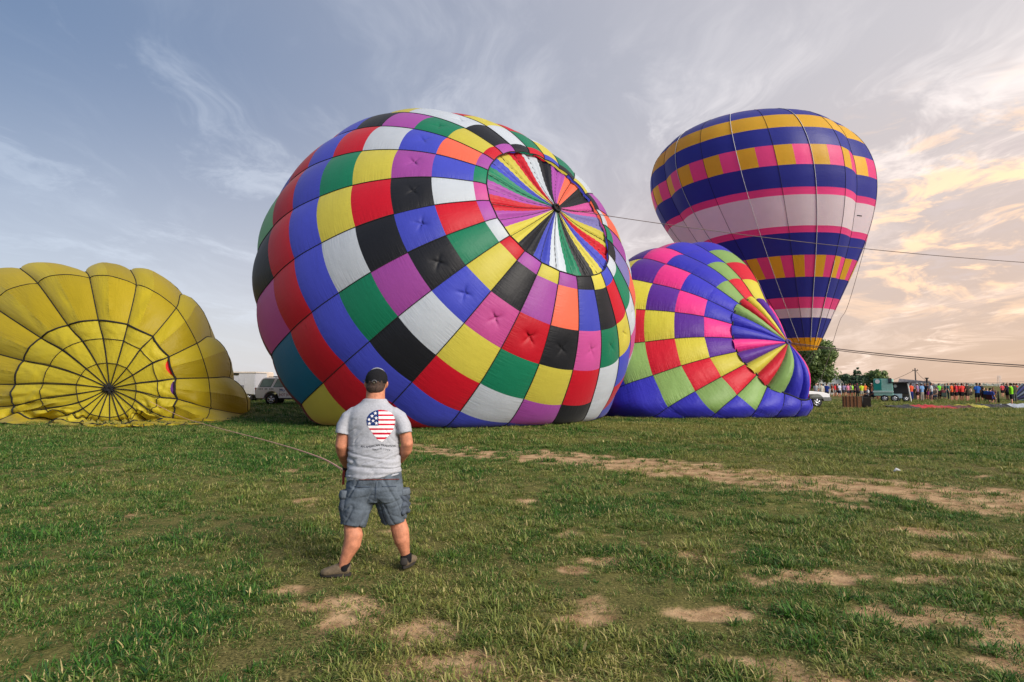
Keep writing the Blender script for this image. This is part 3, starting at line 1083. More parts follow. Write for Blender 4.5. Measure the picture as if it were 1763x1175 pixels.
    fn = lambda u, v: pt(4.12 + u * 0.22, wb[0] + (wb[1] - wb[0]) * (0.545 + 0.035 * v), 0.012) + off
    grid_panel('maker_mark', fn, 5, 2, TAPE, root)
    # burner frame, wires and basket under the mouth
    bx, by = base.x - 0.75, base.y
    wick = plain('wicker', lin(110, 78, 48), 0.8, scale=20, bump=0.5)
    mb = MB()
    for s in (-1, 1):
        for t in (-1, 1):
            mb.tube([(bx + s * 0.55, by + t * 0.5, 1.1), (bx + s * 0.45, by + t * 0.45, 2.1)], 0.03)
    mb.tube([(bx + 0.45 * math.cos(a), by + 0.45 * math.sin(a), 2.1) for a in np.linspace(0, 2 * math.pi, 13)], 0.03)
    mb.tube([(bx, by, 1.9), (bx, by, 2.6)], 0.16, 10)
    m2 = MB(); m2.v = [tuple(np.array(v) + off) for v in mb.v]; m2.f = mb.f
    m2.build('burner_frame', plain('steel', lin(150, 150, 152), 0.4, 0.8), root)
    mb = MB()
    for k in range(0, N, 2):
        p = pt(np.array([float(k)]), np.array([0.0]))[0]
        mb.tube([tuple(p + off), tuple(np.array((bx + 0.45 * math.cos(k), by + 0.45 * math.sin(k), 2.1)) + off)], 0.008, 4)
    mb.build('suspension_wires', ROPE_G, root)
    mb = MB()
    zc = 0.58
    for s in (-1, 1):
        mb.box((bx + s * 0.66 + off[0], by + off[1], zc), (0.05, 1.24, 1.1))
        mb.box((bx + off[0], by + s * 0.6 + off[1], zc), (1.27, 0.05, 1.1))
    mb.box((bx + off[0], by + off[1], 0.06), (1.26, 1.14, 0.06))
    bk = mb.build('basket', wick, root)
    mb = MB()
    mb.tube([(bx + off[0] + sx * 0.68, by + off[1] + sy * 0.62, 1.14) for sx, sy in ((-1, -1), (1, -1), (1, 1), (-1, 1), (-1, -1))], 0.05, 8)
    mb.build('rim', plain('suede_rim', lin(60, 40, 28), 0.7), bk, True)
    return pt(np.array([5.2]), np.array([9.5]))[0]


TETHER_TOP = build_standing()


def build_yellow():
    root = empty('hot_air_balloon', tuple(at_y(120, 735, 27.5).xy) + (0,))
    tag(root, 'slack yellow hot air balloon lying on the grass with its crown facing us', 'balloon')
    off = -np.array(root.location)

    def z7(x, y):
        return (x / 3.79, 440 + y / 3.79)
    # each spoke (load tape) outwards from the hub: inner ring, second ring, vent edge, outer seam, outline
    S = [
        [(500, 846), (285, 838), (105, 842), (-230, 838), (-420, 830)],
        [(530, 785), (328, 722), (158, 688), (-200, 592), (-400, 540)],
        [(565, 740), (410, 620), (272, 540), (-40, 335), (-190, 225)],
        [(635, 710), (540, 562), (448, 458), (250, 185), (150, 92)],
        [(700, 703), (675, 545), (645, 425), (587, 150), (580, 132)],
        [(765, 710), (808, 558), (835, 452), (890, 195), (862, 104)],
        [(830, 735), (918, 612), (1000, 530), (1150, 345), (1190, 262)],
        [(870, 780), (1000, 700), (1105, 662), (1285, 575), (1368, 535)],
        [(890, 835), (1032, 818), (1150, 805), (1360, 800), (1485, 796)],
        [(893, 885), (1050, 925), (1160, 938), (1380, 1000), (1495, 1050)],
        [(885, 945), (1000, 1025), (1140, 1068), (1250, 1100), (1330, 1100)],
        [(865, 990), (905, 1030), (980, 1085), (1060, 1125), (1090, 1120)],
        [(820, 1030), (850, 1080), (870, 1112), (905, 1130), (920, 1125)],
        [(775, 1050), (795, 1090), (806, 1118), (820, 1134), (825, 1128)],
        [(718, 1058), (717, 1095), (715, 1120), (712, 1134), (712, 1128)],
        [(650, 1050), (645, 1090), (640, 1118), (630, 1134), (625, 1128)],
        [(590, 1035), (565, 1065), (540, 1100), (500, 1130), (480, 1126)],
        [(545, 1000), (460, 1038), (340, 1085), (200, 1122), (100, 1120)],
        [(517, 960), (300, 1003), (112, 1030), (-150, 1100), (-330, 1098)],
        [(505, 905), (275, 940), (98, 980), (-210, 1000), (-420, 1000)],
    ]
    N = len(S)
    hub = (718, 868)
    D = [25.75, 25.55, 25.7, 26.0, 27.3, 30.0]
    ctrl = np.zeros((N, 9, 3))
    mid = np.array(at_y(130, 690, 33.0))
    for s in range(N):
        pts = [hub] + S[s]
        for j, q in enumerate(pts):
            p = np.array(at_y(*z7(*q), D[j]))
            gy = ground_y(z7(*q)[1]) if z7(*q)[1] > 690 else 99
            if p[2] < 0.06:                       # lies on the grass: as far away as the grass is at that height
                p = np.array(at_y(*z7(*q), gy - 0.02))
                p[2] = 0.04
                if j >= 4:
                    p[1] += (j - 3) * 0.9
            ctrl[s, j] = p
        c5 = ctrl[s, 5]
        for j, (t, dy) in enumerate(((0.16, 4.0), (0.40, 9.0), (0.68, 15.0))):
            q = c5 + (mid - c5) * t * np.array([1, 0, 1])
            q[1] = c5[1] + dy
            q[2] = max(q[2], 0.05)
            ctrl[s, 6 + j] = q
    low = {11: 0, 12: 0, 13: 0, 14: 0, 15: 0, 16: 0, 17: 0}

    def spoke(s, j):
        return cubic(ctrl[s % N], np.asarray(j, float))

    # how much each gore swells between its tapes at the rings
    swell = np.array([0.0, 0.06, 0.12, 0.17, 0.21, 0.24, 0.18, 0.12, 0.05])

    def pt(k, j, lift=0.0, side=1.0):
        k, j = np.broadcast_arrays(np.asarray(k, float), np.asarray(j, float))
        k0 = np.floor(k + 1e-6).astype(int)
        u = np.clip(k - k0, 0, 1)
        A = np.empty(k.shape + (3,)); Bq = np.empty_like(A)
        for s in np.unique(k0):
            m = k0 == s
            A[m] = spoke(int(s), j[m]); Bq[m] = spoke(int(s) + 1, j[m])
        P = A * (1 - u[..., None]) + Bq * u[..., None]
        wd = np.linalg.norm(Bq - A, axis=-1)
        rad = P - np.array(at_y(*z7(718, 900), 25.75))
        rad[..., 1] = 0
        rad /= np.linalg.norm(rad, axis=-1, keepdims=True) + 1e-6
        t = sstep(3.0, 5.2, j)
        front = np.array([0.0, -1.0, 0.12])
        nrm = front * (1 - t[..., None]) + (rad * 0.95 + np.array([0, -0.25, 0])) * t[..., None]
        sw = cubic(swell, j)
        b = sw * np.minimum(wd, 2.6) * (np.sin(math.pi * u) ** 0.75)
        P = P + nrm * (b + lift)[..., None]
        # creases gathered towards the tapes
        cr = 0.02 * np.sin(j * 9 + 5 * np.sin(k * 4.0)) * np.sin(math.pi * u) * sstep(0.5, 3, j)
        P = P + nrm * cr[..., None]
        # slack folds where the cloth slumps towards the grass
        zz = P[..., 2]
        sl = (1 - sstep(0.25, 2.0, zz)) * sstep(0.9, 2.0, j) * np.sin(math.pi * np.clip(u, 0, 1)) ** 0.5
        fold = 0.16 * np.sin(k * 7.3 + 2.2 * np.sin(j * 2.1)) * np.sin(j * 4.3 + 1.7 * np.sin(k * 3.1)) + 0.07 * np.sin(j * 13 + k * 9)
        P[..., 1] -= sl * (fold + 0.08)
        P[..., 2] += sl * 0.10 * np.sin(k * 9.1 + j * 3)
        P[..., 2] = np.maximum(P[..., 2], 0.035 + 0.02 * np.sin(k * 11) ** 2)
        return P + off

    for s in range(N):
        for ring in range(8):
            if ring < 3:
                gap = 0.0
                if ring == 2 and s in (7, 8):
                    gap = 0.22
                fn = lambda u, v, s=s, ring=ring, gap=gap: pt(s + np.clip(u, 1e-4, 1 - 1e-4), ring + v * (1 - gap * np.sin(math.pi * u)) + (0.05 if ring == 0 else 0) * (1 - v))
                grid_panel('vent_panel', fn, 10, 10, YELV, root)
            else:
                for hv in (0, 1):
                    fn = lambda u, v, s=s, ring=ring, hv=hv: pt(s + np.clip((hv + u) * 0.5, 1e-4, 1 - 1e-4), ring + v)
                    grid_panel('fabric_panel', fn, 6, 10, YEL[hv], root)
    # coloured lining that shows through two gaps at the vent edge
    for s, c in ((7, 'red'), (8, 'purple')):
        fn = lambda u, v, s=s: pt(s + 0.12 + u * 0.76, 2.62 + v * 0.4, -0.14)
        grid_panel('lining', fn, 6, 6, fabric('lining_' + c, lin(240, 30, 30) if c == 'red' else lin(92, 30, 140)), root)
    for s in range(N):
        js = np.linspace(0.03, 8, 70)
        P = pt(np.full_like(js, s + 1e-6), js, 0.02)
        tape_tube(list(P), 0.026).build('load_tape', TAPE, root, True)
        if s < 11 or s > 16:
            ts = np.linspace(0.03, 2.95, 20)
            P = pt(s + 0.02 + 0.05 * np.sin(ts / 3 * math.pi), ts, 0.03)
            tape_tube(list(P), 0.012).build('centring_line', TAPE, root, True)
    for j, r in ((1, 0.016), (2, 0.018), (3, 0.042), (4, 0.02), (5.12, 0.016)):
        ks = np.linspace(0, N, N * 8 + 1)
        P = pt(np.mod(ks, N), np.full_like(ks, float(j)), 0.02)
        tape_tube(list(P), r).build('seam_tape', TAPE, root, True)
    c = Vector(pt(np.array([0.0]), np.array([0.0]))[0])
    mb = MB()
    for q in range(26):
        a = q * 2.39996
        r = 0.12 + 0.16 * random.random()
        mb.tube([c + Vector((0, -0.06, 0)), c + Vector((r * math.cos(a), -0.12 - 0.05 * random.random(), r * math.sin(a) * 0.9))], [0.055, 0.025], 5)
    mb.build('crown_knot', TAPE, root, True)
    return c - Vector(off)


build_yellow()


def rope(name, label, pts, rad, mat, sag=0.0, n=24):
    pts = [Vector(p) for p in pts]
    out = []
    if len(pts) == 2:
        for i in range(n + 1):
            t = i / n
            p = pts[0].lerp(pts[1], t)
            p.z -= sag * 4 * t * (1 - t)
            out.append(p)
    else:
        a = np.array([tuple(p) for p in pts])
        for t in np.linspace(0, len(pts) - 1, n + 1):
            out.append(Vector(cubic(a, np.array(t))))
    mb = MB()
    mb.tube(out, rad, 6)
    o = mb.build(name, mat, None, True)
    tag(o, label, 'rope')
    return o


rope('crown_rope', 'thin crown rope running right from the patchwork balloon across the sky', [BIG_CROWN, at(1790, 454, 26)], 0.014, ROPE_G, 0.25)
rope('crown_rope', 'thick double crown rope running right from the blue and purple balloon', [PUR_CROWN, at(1790, 631, 24)], 0.022, ROPE_G, 0.12)
rope('crown_rope', 'second strand twisted beside the purple balloon rope', [PUR_CROWN + Vector((0, 0, -0.06)), at(1790, 634, 24)], 0.016, ROPE_G, 0.14)
rope('tether_rope', 'slack tether hanging from the right flank of the upright balloon', [Vector(TETHER_TOP), at(1462, 520, 46), at(1445, 555, 46), at(1425, 620, 46), at(1400, 690, 46)], 0.018, ROPE_G, 0)


# ------------------------------------------------------------------ figures
def limb(pts, radii, seg=14, ref=(0, 1, 0)):
    """closed tapering tube with elliptical sections; radii are (side, along ref)"""
    mb = MB()
    pts = [Vector(p) for p in pts]
    n = len(pts)
    rings = []
    for i, p in enumerate(pts):
        t = (pts[min(i + 1, n - 1)] - pts[max(i - 1, 0)]).normalized()
        b = Vector(ref)
        b = (b - t * b.dot(t)).normalized()
        a = t.cross(b)
        r = radii[i]
        ra, rb = r if isinstance(r, (tuple, list)) else (r, r)
        rings.append([p + a * (ra * math.cos(q)) + b * (rb * math.sin(q)) for q in [2 * math.pi * k / seg for k in range(seg)]])
    vs_ = [q for r in rings for q in r]
    fs = []
    for i in range(n - 1):
        for k in range(seg):
            fs.append((i * seg + k, i * seg + (k + 1) % seg, (i + 1) * seg + (k + 1) % seg, (i + 1) * seg + k))
    c0 = len(vs_)
    vs_ += [pts[0], pts[-1]]
    for k in range(seg):
        fs.append((c0, (k + 1) % seg, k))
        fs.append((c0 + 1, (n - 1) * seg + k, (n - 1) * seg + (k + 1) % seg))
    mb.add(vs_, fs)
    return mb


def stack(secs, seg=20, pw=1.0):
    """torso-like body from level sections (x, y, z, rx, ry)"""
    vs_, fs = [], []
    for (x, y, z, rx, ry) in secs:
        for k in range(seg):
            q = 2 * math.pi * k / seg
            c, s_ = math.cos(q), math.sin(q)
            vs_.append((x + rx * math.copysign(abs(c) ** pw, c), y + ry * math.copysign(abs(s_) ** pw, s_), z))
    n = len(secs)
    for i in range(n - 1):
        for k in range(seg):
            fs.append((i * seg + k, i * seg + (k + 1) % seg, (i + 1) * seg + (k + 1) % seg, (i + 1) * seg + k))
    c0 = len(vs_)
    vs_ += [secs[0][:3], secs[-1][:3]]
    for k in range(seg):
        fs.append((c0, (k + 1) % seg, k))
        fs.append((c0 + 1, (n - 1) * seg + k, (n - 1) * seg + (k + 1) % seg))
    mb = MB()
    mb.add(vs_, fs)
    return mb


def ball(c, r, seg=14, rings=9):
    rx, ry, rz_ = r if isinstance(r, (tuple, list)) else (r, r, r)
    secs = []
    for i in range(rings + 1):
        t = math.pi * i / rings
        secs.append((c[0], c[1], c[2] - rz_ * math.cos(t), max(1e-4, rx * math.sin(t)), max(1e-4, ry * math.sin(t))))
    return stack(secs, seg)


def fuse(parts, voxel, smooth_it=4):
    """weld overlapping closed shapes into one continuous skin"""
    mb = MB()
    for p in parts:
        mb.add(p.v, p.f)
    me = bpy.data.meshes.new('tmp')
    me.from_pydata(mb.v, [], mb.f)
    bm = bmesh.new()
    bm.from_mesh(me)
    bmesh.ops.recalc_face_normals(bm, faces=bm.faces)
    bm.to_mesh(me)
    bm.free()
    o = bpy.data.objects.new('tmp', me)
    col.objects.link(o)
    m = o.modifiers.new('r', 'REMESH')
    m.mode = 'VOXEL'
    m.voxel_size = voxel
    m2 = o.modifiers.new('s', 'SMOOTH')
    m2.factor = 0.5
    m2.iterations = smooth_it
    bpy.context.view_layer.update()
    dg = bpy.context.evaluated_depsgraph_get()
    out = bpy.data.meshes.new_from_object(o.evaluated_get(dg))
    bpy.data.objects.remove(o)
    bpy.data.meshes.remove(me)
    out.polygons.foreach_set('use_smooth', [True] * len(out.polygons))
    return out


def ruffle(me, fn):
    nrm = [v.normal.copy() for v in me.vertices]
    for v, q in zip(me.vertices, nrm):
        v.co += q * fn(v.co)
    me.update()


SKIN = plain('skin', lin(186, 122, 94), 0.6, var=0.2, scale=26, bump=0.25)
SKIN_D = plain('tanned_skin', lin(150, 92, 68), 0.55, var=0.10, scale=14)


def cloth(name, c, var=0.10, scale=7, weave=0.15):
    return plain(name, c, 0.9, var=var, scale=scale, bump=weave, spec=0.15)


def build_man():
    Y0 = 5.2
    o = at_y(645, 975, Y0)
    root = empty('person', (o.x, Y0, 0))
    tag(root, 'man seen from behind in grey flag t-shirt, cargo shorts and black cap holding a rope', 'person')
    off = Vector((-o.x, -Y0, 0))

    def P(px, py, dy=0.0):
        return at_y(px, py, Y0 + dy) + off
    k = Y0 / F

    def put(name, me, mat, parent=root):
        return link(name, me, mat, parent)
    # ---- body: legs, arms, neck and head as one skin
    nb = P(646, 690, 0.02)
    hd = P(647, 661.5, 0.03)
    parts = []
    parts.append(limb([P(625, 850, -0.02), P(610, 893, -0.05), P(607, 908, -0.07), P(609, 922, -0.09), P(606, 938, -0.10), P(597, 957, -0.11), P(592, 970, -0.11), P(590, 981, -0.10)],
                      [0.10, 0.082, 0.076, 0.080, 0.074, 0.052, 0.043, 0.046]))
    parts.append(limb([P(667, 850, 0.05), P(680, 886, 0.08), P(685, 900, 0.09), P(689, 914, 0.09), P(692, 930, 0.09), P(696, 946, 0.11), P(698, 957, 0.13), P(699, 965, 0.13)],
                      [0.10, 0.082, 0.074, 0.079, 0.070, 0.049, 0.041, 0.045]))
    lh = P(597, 806, 0.25)
    rh = P(668, 805, 0.33)
    parts.append(limb([P(606, 720, 0.02), P(592, 742, 0.0), P(588, 768, -0.01), P(590, 778, 0.04), P(594, 792, 0.15), P(597, 802, 0.24)],
                      [0.045, 0.058, 0.055, 0.055, 0.046, 0.034]))
    parts.append(limb([P(681, 720, 0.02), P(696.5, 742, 0.0), P(701, 764, 0.0), P(699, 774, 0.04), P(688, 790, 0.2), P(674, 803, 0.31)],
                      [0.045, 0.058, 0.055, 0.055, 0.046, 0.034]))
    parts.append(stack([(nb.x, nb.y, nb.z - 0.09, 0.13, 0.10), (nb.x, nb.y, nb.z - 0.02, 0.092, 0.085), (nb.x, nb.y + 0.005, nb.z + 0.04, 0.083, 0.08), (nb.x, nb.y + 0.015, nb.z + 0.10, 0.082, 0.085)]))
    parts.append(ball((hd.x, hd.y + 0.02, hd.z + 0.005), (0.083, 0.103, 0.118), 18, 12))
    parts.append(ball((hd.x - 0.02, hd.y + 0.07, hd.z - 0.075), (0.06, 0.055, 0.05), 12, 8))          # jaw
    parts.append(limb([(hd.x - 0.035, hd.y + 0.12, hd.z + 0.01), (hd.x - 0.04, hd.y + 0.145, hd.z - 0.02), (hd.x - 0.035, hd.y + 0.118, hd.z - 0.04)], [0.012, 0.02, 0.016], 8))
    for s in (-1, 1):
        parts.append(limb([(hd.x + s * 0.088, hd.y + 0.02, hd.z - 0.035), (hd.x + s * 0.098, hd.y + 0.012, hd.z - 0.005), (hd.x + s * 0.1, hd.y + 0.008, hd.z + 0.022)], [(0.010, 0.012), (0.013, 0.02), (0.010, 0.016)], 8))
    me = fuse(parts, 0.009, 3)
    body = put('body', me, SKIN)
    eye_m = plain('eye', lin(235, 235, 235), 0.2)
    for s in (-1, 1):
        mb = ball((hd.x - 0.03 + s * 0.033, hd.y + 0.105, hd.z + 0.012), 0.013, 8, 6)
        mb.build('eye', eye_m, body, True)
    ml = limb([(hd.x - 0.06, hd.y + 0.112, hd.z - 0.066), (hd.x - 0.03, hd.y + 0.122, hd.z - 0.068), (hd.x, hd.y + 0.112, hd.z - 0.066)], [0.004, 0.007, 0.004], 8)
    ml.build('mouth', plain('lips', lin(160, 84, 78), 0.5), body, True)
    # ---- gloved hands closed on the rope
    glove = plain('dark_leather_glove', lin(52, 38, 32), 0.7)
    for hp, sx in ((lh, 1), (rh, -1)):
        fp = [limb([hp + Vector((0, -0.03, 0.02)), hp + Vector((0.0, 0.02, -0.015)), hp + Vector((0, 0.06, -0.045))], [(0.036, 0.026), (0.044, 0.030), (0.040, 0.024)], 12)]
        for q in range(4):
            b0 = hp + Vector((sx * (-0.036 + q * 0.024), 0.058, -0.042))
            ln = (0.030, 0.036, 0.034, 0.027)[q]
            fp.append(limb([b0, b0 + Vector((0, ln, -0.012)), b0 + Vector((0, ln + 0.008, -0.012 - ln)), b0 + Vector((0, 0.008, -0.020 - ln))], [0.0115, 0.011, 0.0105, 0.0095], 8, (1, 0, 0)))
        t0 = hp + Vector((sx * 0.04, 0.02, -0.02))
        fp.append(limb([t0, t0 + Vector((sx * 0.022, 0.03, -0.018)), t0 + Vector((sx * 0.002, 0.056, -0.036))], [0.014, 0.012, 0.010], 8))
        put('glove', fuse(fp, 0.006, 2), glove)
    # ---- shirt
    c = P(644, 760, 0.03)
    secs = []
    for py, cx, rx, ry, dy in ((823, 644, 0.243, 0.165, 0.03), (812, 644, 0.241, 0.168, 0.03), (795, 644, 0.236, 0.166, 0.035), (775, 644, 0.233, 0.16, 0.035), (755, 644, 0.232, 0.15, 0.03),
                               (735, 643, 0.238, 0.142, 0.02), (718, 643, 0.240, 0.134, 0.015), (708, 643, 0.222, 0.120, 0.015), (701, 643.5, 0.182, 0.106, 0.015), (694, 645, 0.128, 0.094, 0.018), (686.5, 646, 0.096, 0.088, 0.02)):
        p = P(cx, py, dy)
        secs.append((p.x, p.y, p.z, rx, ry))
    sp = [stack(secs, 28, 0.88)]
    sp.append(limb([P(624, 710, 0.02), P(610, 712.5, 0.02), P(600, 720, 0.01), P(592.5, 733, 0.0), P(589.5, 748, -0.01)], [(0.055, 0.08), (0.064, 0.086), (0.070, 0.084), (0.068, 0.084), (0.066, 0.088)], 18))
    sp.append(limb([P(664, 710, 0.02), P(678, 712.5, 0.02), P(687.5, 720, 0.01), P(694.5, 733, 0.0), P(697.5, 747, -0.01)], [(0.055, 0.08), (0.064, 0.086), (0.070, 0.084), (0.068, 0.084), (0.064, 0.088)], 18))
    me = fuse(sp, 0.0075, 5)
    zt, zb = P(645, 690).z, P(645, 823).z

    def folds(co):
        t = (zt - co.z) / (zt - zb)                       # 0 neck .. 1 hem
        w = noise.noise(Vector((co.x * 3.2, co.y * 3.0, co.z * 2.0 + 4)))
        hor = math.sin(co.z * 95 + 6.5 * noise.noise(Vector((co.x * 4.5, co.y * 2, co.z * 5))) + co.x * 9)
        low = max(0.0, min(1.0, (t - 0.50) / 0.25))
        diag = math.sin((co.z * 0.75 + abs(co.x) * 1.1) * 62 + 5 * noise.noise(Vector((co.x * 5, 1.7, co.z * 5))))
        arm = max(0.0, 1 - abs(abs(co.x) - 0.17) / 0.10) * max(0.0, 1 - abs(t - 0.42) / 0.25)
        n1 = noise.noise(Vector((co.x * 3.0 + 7, co.y * 3.0, co.z * 15 + 1.5 * co.x)))
        n2 = noise.noise(Vector((co.x * 4.0 - 3, co.y * 4.0, co.z * 24 - 5 * co.x)))
        n3 = noise.noise(Vector(((abs(co.x) + co.z) * 16, co.y * 5, (abs(co.x) - co.z) * 4 + (9 if co.x > 0 else 0))))
        d = 0.0025 * hor * low + 0.006 * w
        d -= 0.0085 * math.exp(-(n1 / 0.10) ** 2) * (low + 0.12) + 0.006 * math.exp(-(n2 / 0.10) ** 2) * (low + 0.10)
        d -= 0.010 * math.exp(-(n3 / 0.12) ** 2) * arm
        d += 0.0025 * noise.noise(co * 14)
        hem = (0.018 * max(0, 1 - abs(t - 1.0) / 0.04)) * noise.noise(Vector((co.x * 9, co.y * 9, 3)))
        return d + hem
    ruffle(me, folds)
    # the hem rides up on the right side
    hx = P(690, 820).x
    lx = P(598, 820).x
    for v in me.vertices:
        t = (zt - v.co.z) / (zt - zb)
        if t > 0.8:
            s_ = (v.co.x - lx) / (hx - lx)
            v.co.z += (t - 0.8) / 0.2 * (0.055 * max(0, s_) ** 1.2 - 0.018)
    me.update()
    shirt = put('t_shirt', me, cloth('heather_grey_jersey', lin(166, 168, 177), 0.09, 60, 0.3))
    bv = BVHTree.FromPolygons([v.co.copy() for v in me.vertices], [tuple(p.vertices) for p in me.polygons])

    def back_at(px, py):
        """point of the shirt's back behind a place on its print"""
        q = P(px, py, -0.6)
        cam_l = Vector((0, 0, CAM_H)) + off
        d = (q - cam_l).normalized()
        loc, nr, ix, ds = bv.ray_cast(cam_l, d)
        return None if loc is None else loc + Vector((0, -0.0022, 0))
    # ---- flag print: an upside-down drop with stars and stripes, straight onto the cloth
    ol = [(325, 560), (333, 525), (352, 497), (375, 480), (402, 467), (440, 459), (480, 460), (520, 468), (555, 488), (578, 515), (592, 550), (592, 575), (583, 608), (568, 645), (548, 676), (520, 708), (495, 732), (470, 755), (440, 742), (425, 728), (395, 692), (370, 658), (345, 622), (332, 598)]
    stars = [(408, 490), (378, 517), (350, 548), (415, 535), (387, 560), (353, 585), (417, 583)]

    def inside(x, y):
        r = False
        j = len(ol) - 1
        for i in range(len(ol)):
            xi, yi = ol[i]
            xj, yj = ol[j]
            if (yi > y) != (yj > y) and x < (xj - xi) * (y - yi) / (yj - yi) + xi:
                r = not r
            j = i
        return r

    def in_star(x, y):
        for sx, sy in stars:
            dx, dy = x - sx, sy - y
            r = math.hypot(dx, dy)
            if r > 19:
                continue
            a = (math.atan2(dx, dy) + math.pi / 5 * 10) % (2 * math.pi / 5)
            a = min(a, 2 * math.pi / 5 - a)
            # radius of a five-pointed star at this angle
            ro, ri = 18.0, 7.6
            A_, B_ = Vector((0, ro)), Vector((ri * math.sin(math.pi / 5), ri * math.cos(math.pi / 5)))
            dirv = Vector((math.sin(a), math.cos(a)))
            e = B_ - A_
            den = dirv.x * e.y - dirv.y * e.x
            rr = (A_.x * e.y - A_.y * e.x) / den
            if r < rr:
                return True
        return False
    NXp, NYp = 116, 128
    ids, vs_, fs = {}, [], []
    mats = []

    def vid(i, j):
        if (i, j) not in ids:
            x = 322 + (594 - 322) * i / NXp
            y = 456 + (758 - 456) * j / NYp
            q = back_at(570 + x / 5.341, 620 + y / 5.341)
            ids[(i, j)] = len(vs_)
            vs_.append(q if q is not None else P(650, 740, -0.2))
        return ids[(i, j)]
    for j in range(NYp):
        for i in range(NXp):
            x = 322 + (594 - 322) * (i + 0.5) / NXp
            y = 456 + (758 - 456) * (j + 0.5) / NYp
            if not inside(x, y):
                continue
            if x < 437 and y < 605:
                m = 1 if in_star(x, y) else 2
            else:
                m = 0 if ((y - 458) % 42.3) < 17 else 1
            fs.append((vid(i, j), vid(i, j + 1), vid(i + 1, j + 1), vid(i + 1, j)))
            mats.append(m)
    pr = mesh_obj('flag_print', vs_, fs, [cloth('print_red', lin(186, 24, 52), 0.12, 90), cloth('print_white', lin(226, 222, 226), 0.05, 90), cloth('print_blue', lin(30, 52, 104), 0.12, 90)], shirt)
    pr.data.polygons.foreach_set('material_index', mats)
    # ---- lettering under the drop
    ink = cloth('print_black', lin(42, 42, 48), 0.2, 90)

    def lettering(txt, x0, y0, x1, y1, size):
        cu = bpy.data.curves.new('txt', 'FONT')
        cu.body = txt
        cu.size = 1.0
        cu.resolution_u = 2
        to = bpy.data.objects.new('txt', cu)
        col.objects.link(to)
        bpy.context.view_layer.update()
        dg = bpy.context.evaluated_depsgraph_get()
        tm = bpy.data.meshes.new_from_object(to.evaluated_get(dg))
        bpy.data.objects.remove(to)
        w = max(v.co.x for v in tm.vertices)
        for v in tm.vertices:
            s_ = v.co.x / w
            px = x0 + (x1 - x0) * s_
            py = y0 + (y1 - y0) * s_ - v.co.y * size + 1.3 * math.sin(s_ * 9)
            q = back_at(px, py)
            if q is not None:
                v.co = q
        tm.update()
        link('lettering', tm, ink, shirt)
    lettering('AN AMERICAN TRADITION', 621, 770.5, 682, 769, 5.4)
    lettering('SINCE 1776', 641, 775.0, 672, 775.3, 4.2)
    # ---- shorts
    shorts_m = cloth('faded_blue_grey_twill', lin(86, 95, 106), 0.32, 9, 0.3)
    wsec = []
    for py, cx, rx, ry in ((808, 645, 0.236, 0.155), (822, 645, 0.240, 0.162), (838, 645, 0.250, 0.170), (852, 645, 0.262, 0.165), (862, 645, 0.255, 0.14)):
        p = P(cx, py, 0.03)
        wsec.append((p.x, p.y, p.z, rx, ry))
    pp = [stack(wsec[::-1], 26, 0.85)]
    pp.append(limb([P(624, 842, 0.0), P(617, 862, -0.01), P(612, 884, -0.03), P(608, 906.5, -0.055)], [(0.13, 0.15), (0.140, 0.145), (0.126, 0.135), (0.107, 0.125)], 20))
    pp.append(limb([P(667, 842, 0.05), P(673, 860, 0.06), P(676.5, 878, 0.075), P(679, 897, 0.09)], [(0.13, 0.15), (0.138, 0.145), (0.128, 0.135), (0.115, 0.125)], 20))
    me = fuse(pp, 0.009, 4)

    def sfold(co):
        n1 = noise.noise(Vector((co.x * 13 + co.z * 6 * (1 if co.x > 0 else -1), co.y * 5, co.z * 5 + 3)))
        n2 = noise.noise(Vector((co.x * 5, co.y * 5 + 4, co.z * 17)))
        return 0.010 * noise.noise(Vector((co.x * 8, co.y * 6, co.z * 4 + 2))) - 0.010 * math.exp(-(n1 / 0.11) ** 2) - 0.006 * math.exp(-(n2 / 0.10) ** 2)
    ruffle(me, sfold)
    shorts = put('cargo_shorts', me, shorts_m)
    bs = BVHTree.FromPolygons([v.co.copy() for v in me.vertices], [tuple(p.vertices) for p in me.polygons])
    pocket_m = cloth('pocket_twill', lin(76, 84, 96), 0.3, 12, 0.35)

    def pocket(px0, py0, px1, py1, dx, cxp):
        """bellows pocket hung on the outside of the thigh"""
        a = P((px0 + px1) / 2, py0, cxp)
        b = P((px0 + px1) / 2 - dx, py1, cxp - 0.02)
        m_ = limb([a, a.lerp(b, 0.15), a.lerp(b, 0.55), a.lerp(b, 0.92), b], [(0.030, 0.075), (0.046, 0.085), (0.052, 0.088), (0.048, 0.085), (0.03, 0.075)], 14)
        mm = fuse([m_], 0.009, 3)
        ruffle(mm, lambda co: 0.008 * math.sin(co.z * 60 + co.y * 30 + 7 * noise.noise(co * 9)))
        pk = put('cargo_pocket', mm, pocket_m, shorts)
        fl = limb([a + Vector((0, 0, 0.012)), a.lerp(b, 0.12), a.lerp(b, 0.24)], [(0.052, 0.09), (0.060, 0.094), (0.056, 0.09)], 14)
        fm = fuse([fl], 0.009, 2)
        put('pocket_flap', fm, cloth('flap_twill', lin(90, 98, 108), 0.2, 12, 0.35), shorts)
    pocket(588, 846, 604, 894, 1, -0.02)
    pocket(690, 843, 700, 885, -1, 0.08)
    # back yoke, hip pocket welts and a red drawstring belt
    def strip(name, pts, r, mat):
        out = []
        for (px, py) in pts:
            q = P(px, py, -0.8)
            cl = Vector((0, 0, CAM_H)) + off
            loc, nr, ix, ds = bs.ray_cast(cl, (q - cl).normalized())
            if loc is not None:
                out.append(loc + Vector((0, -r * 0.4, 0)))
        if len(out) > 2:
            mb = MB()
            mb.tube(out, r, 6)
            mb.build(name, mat, shorts, True)
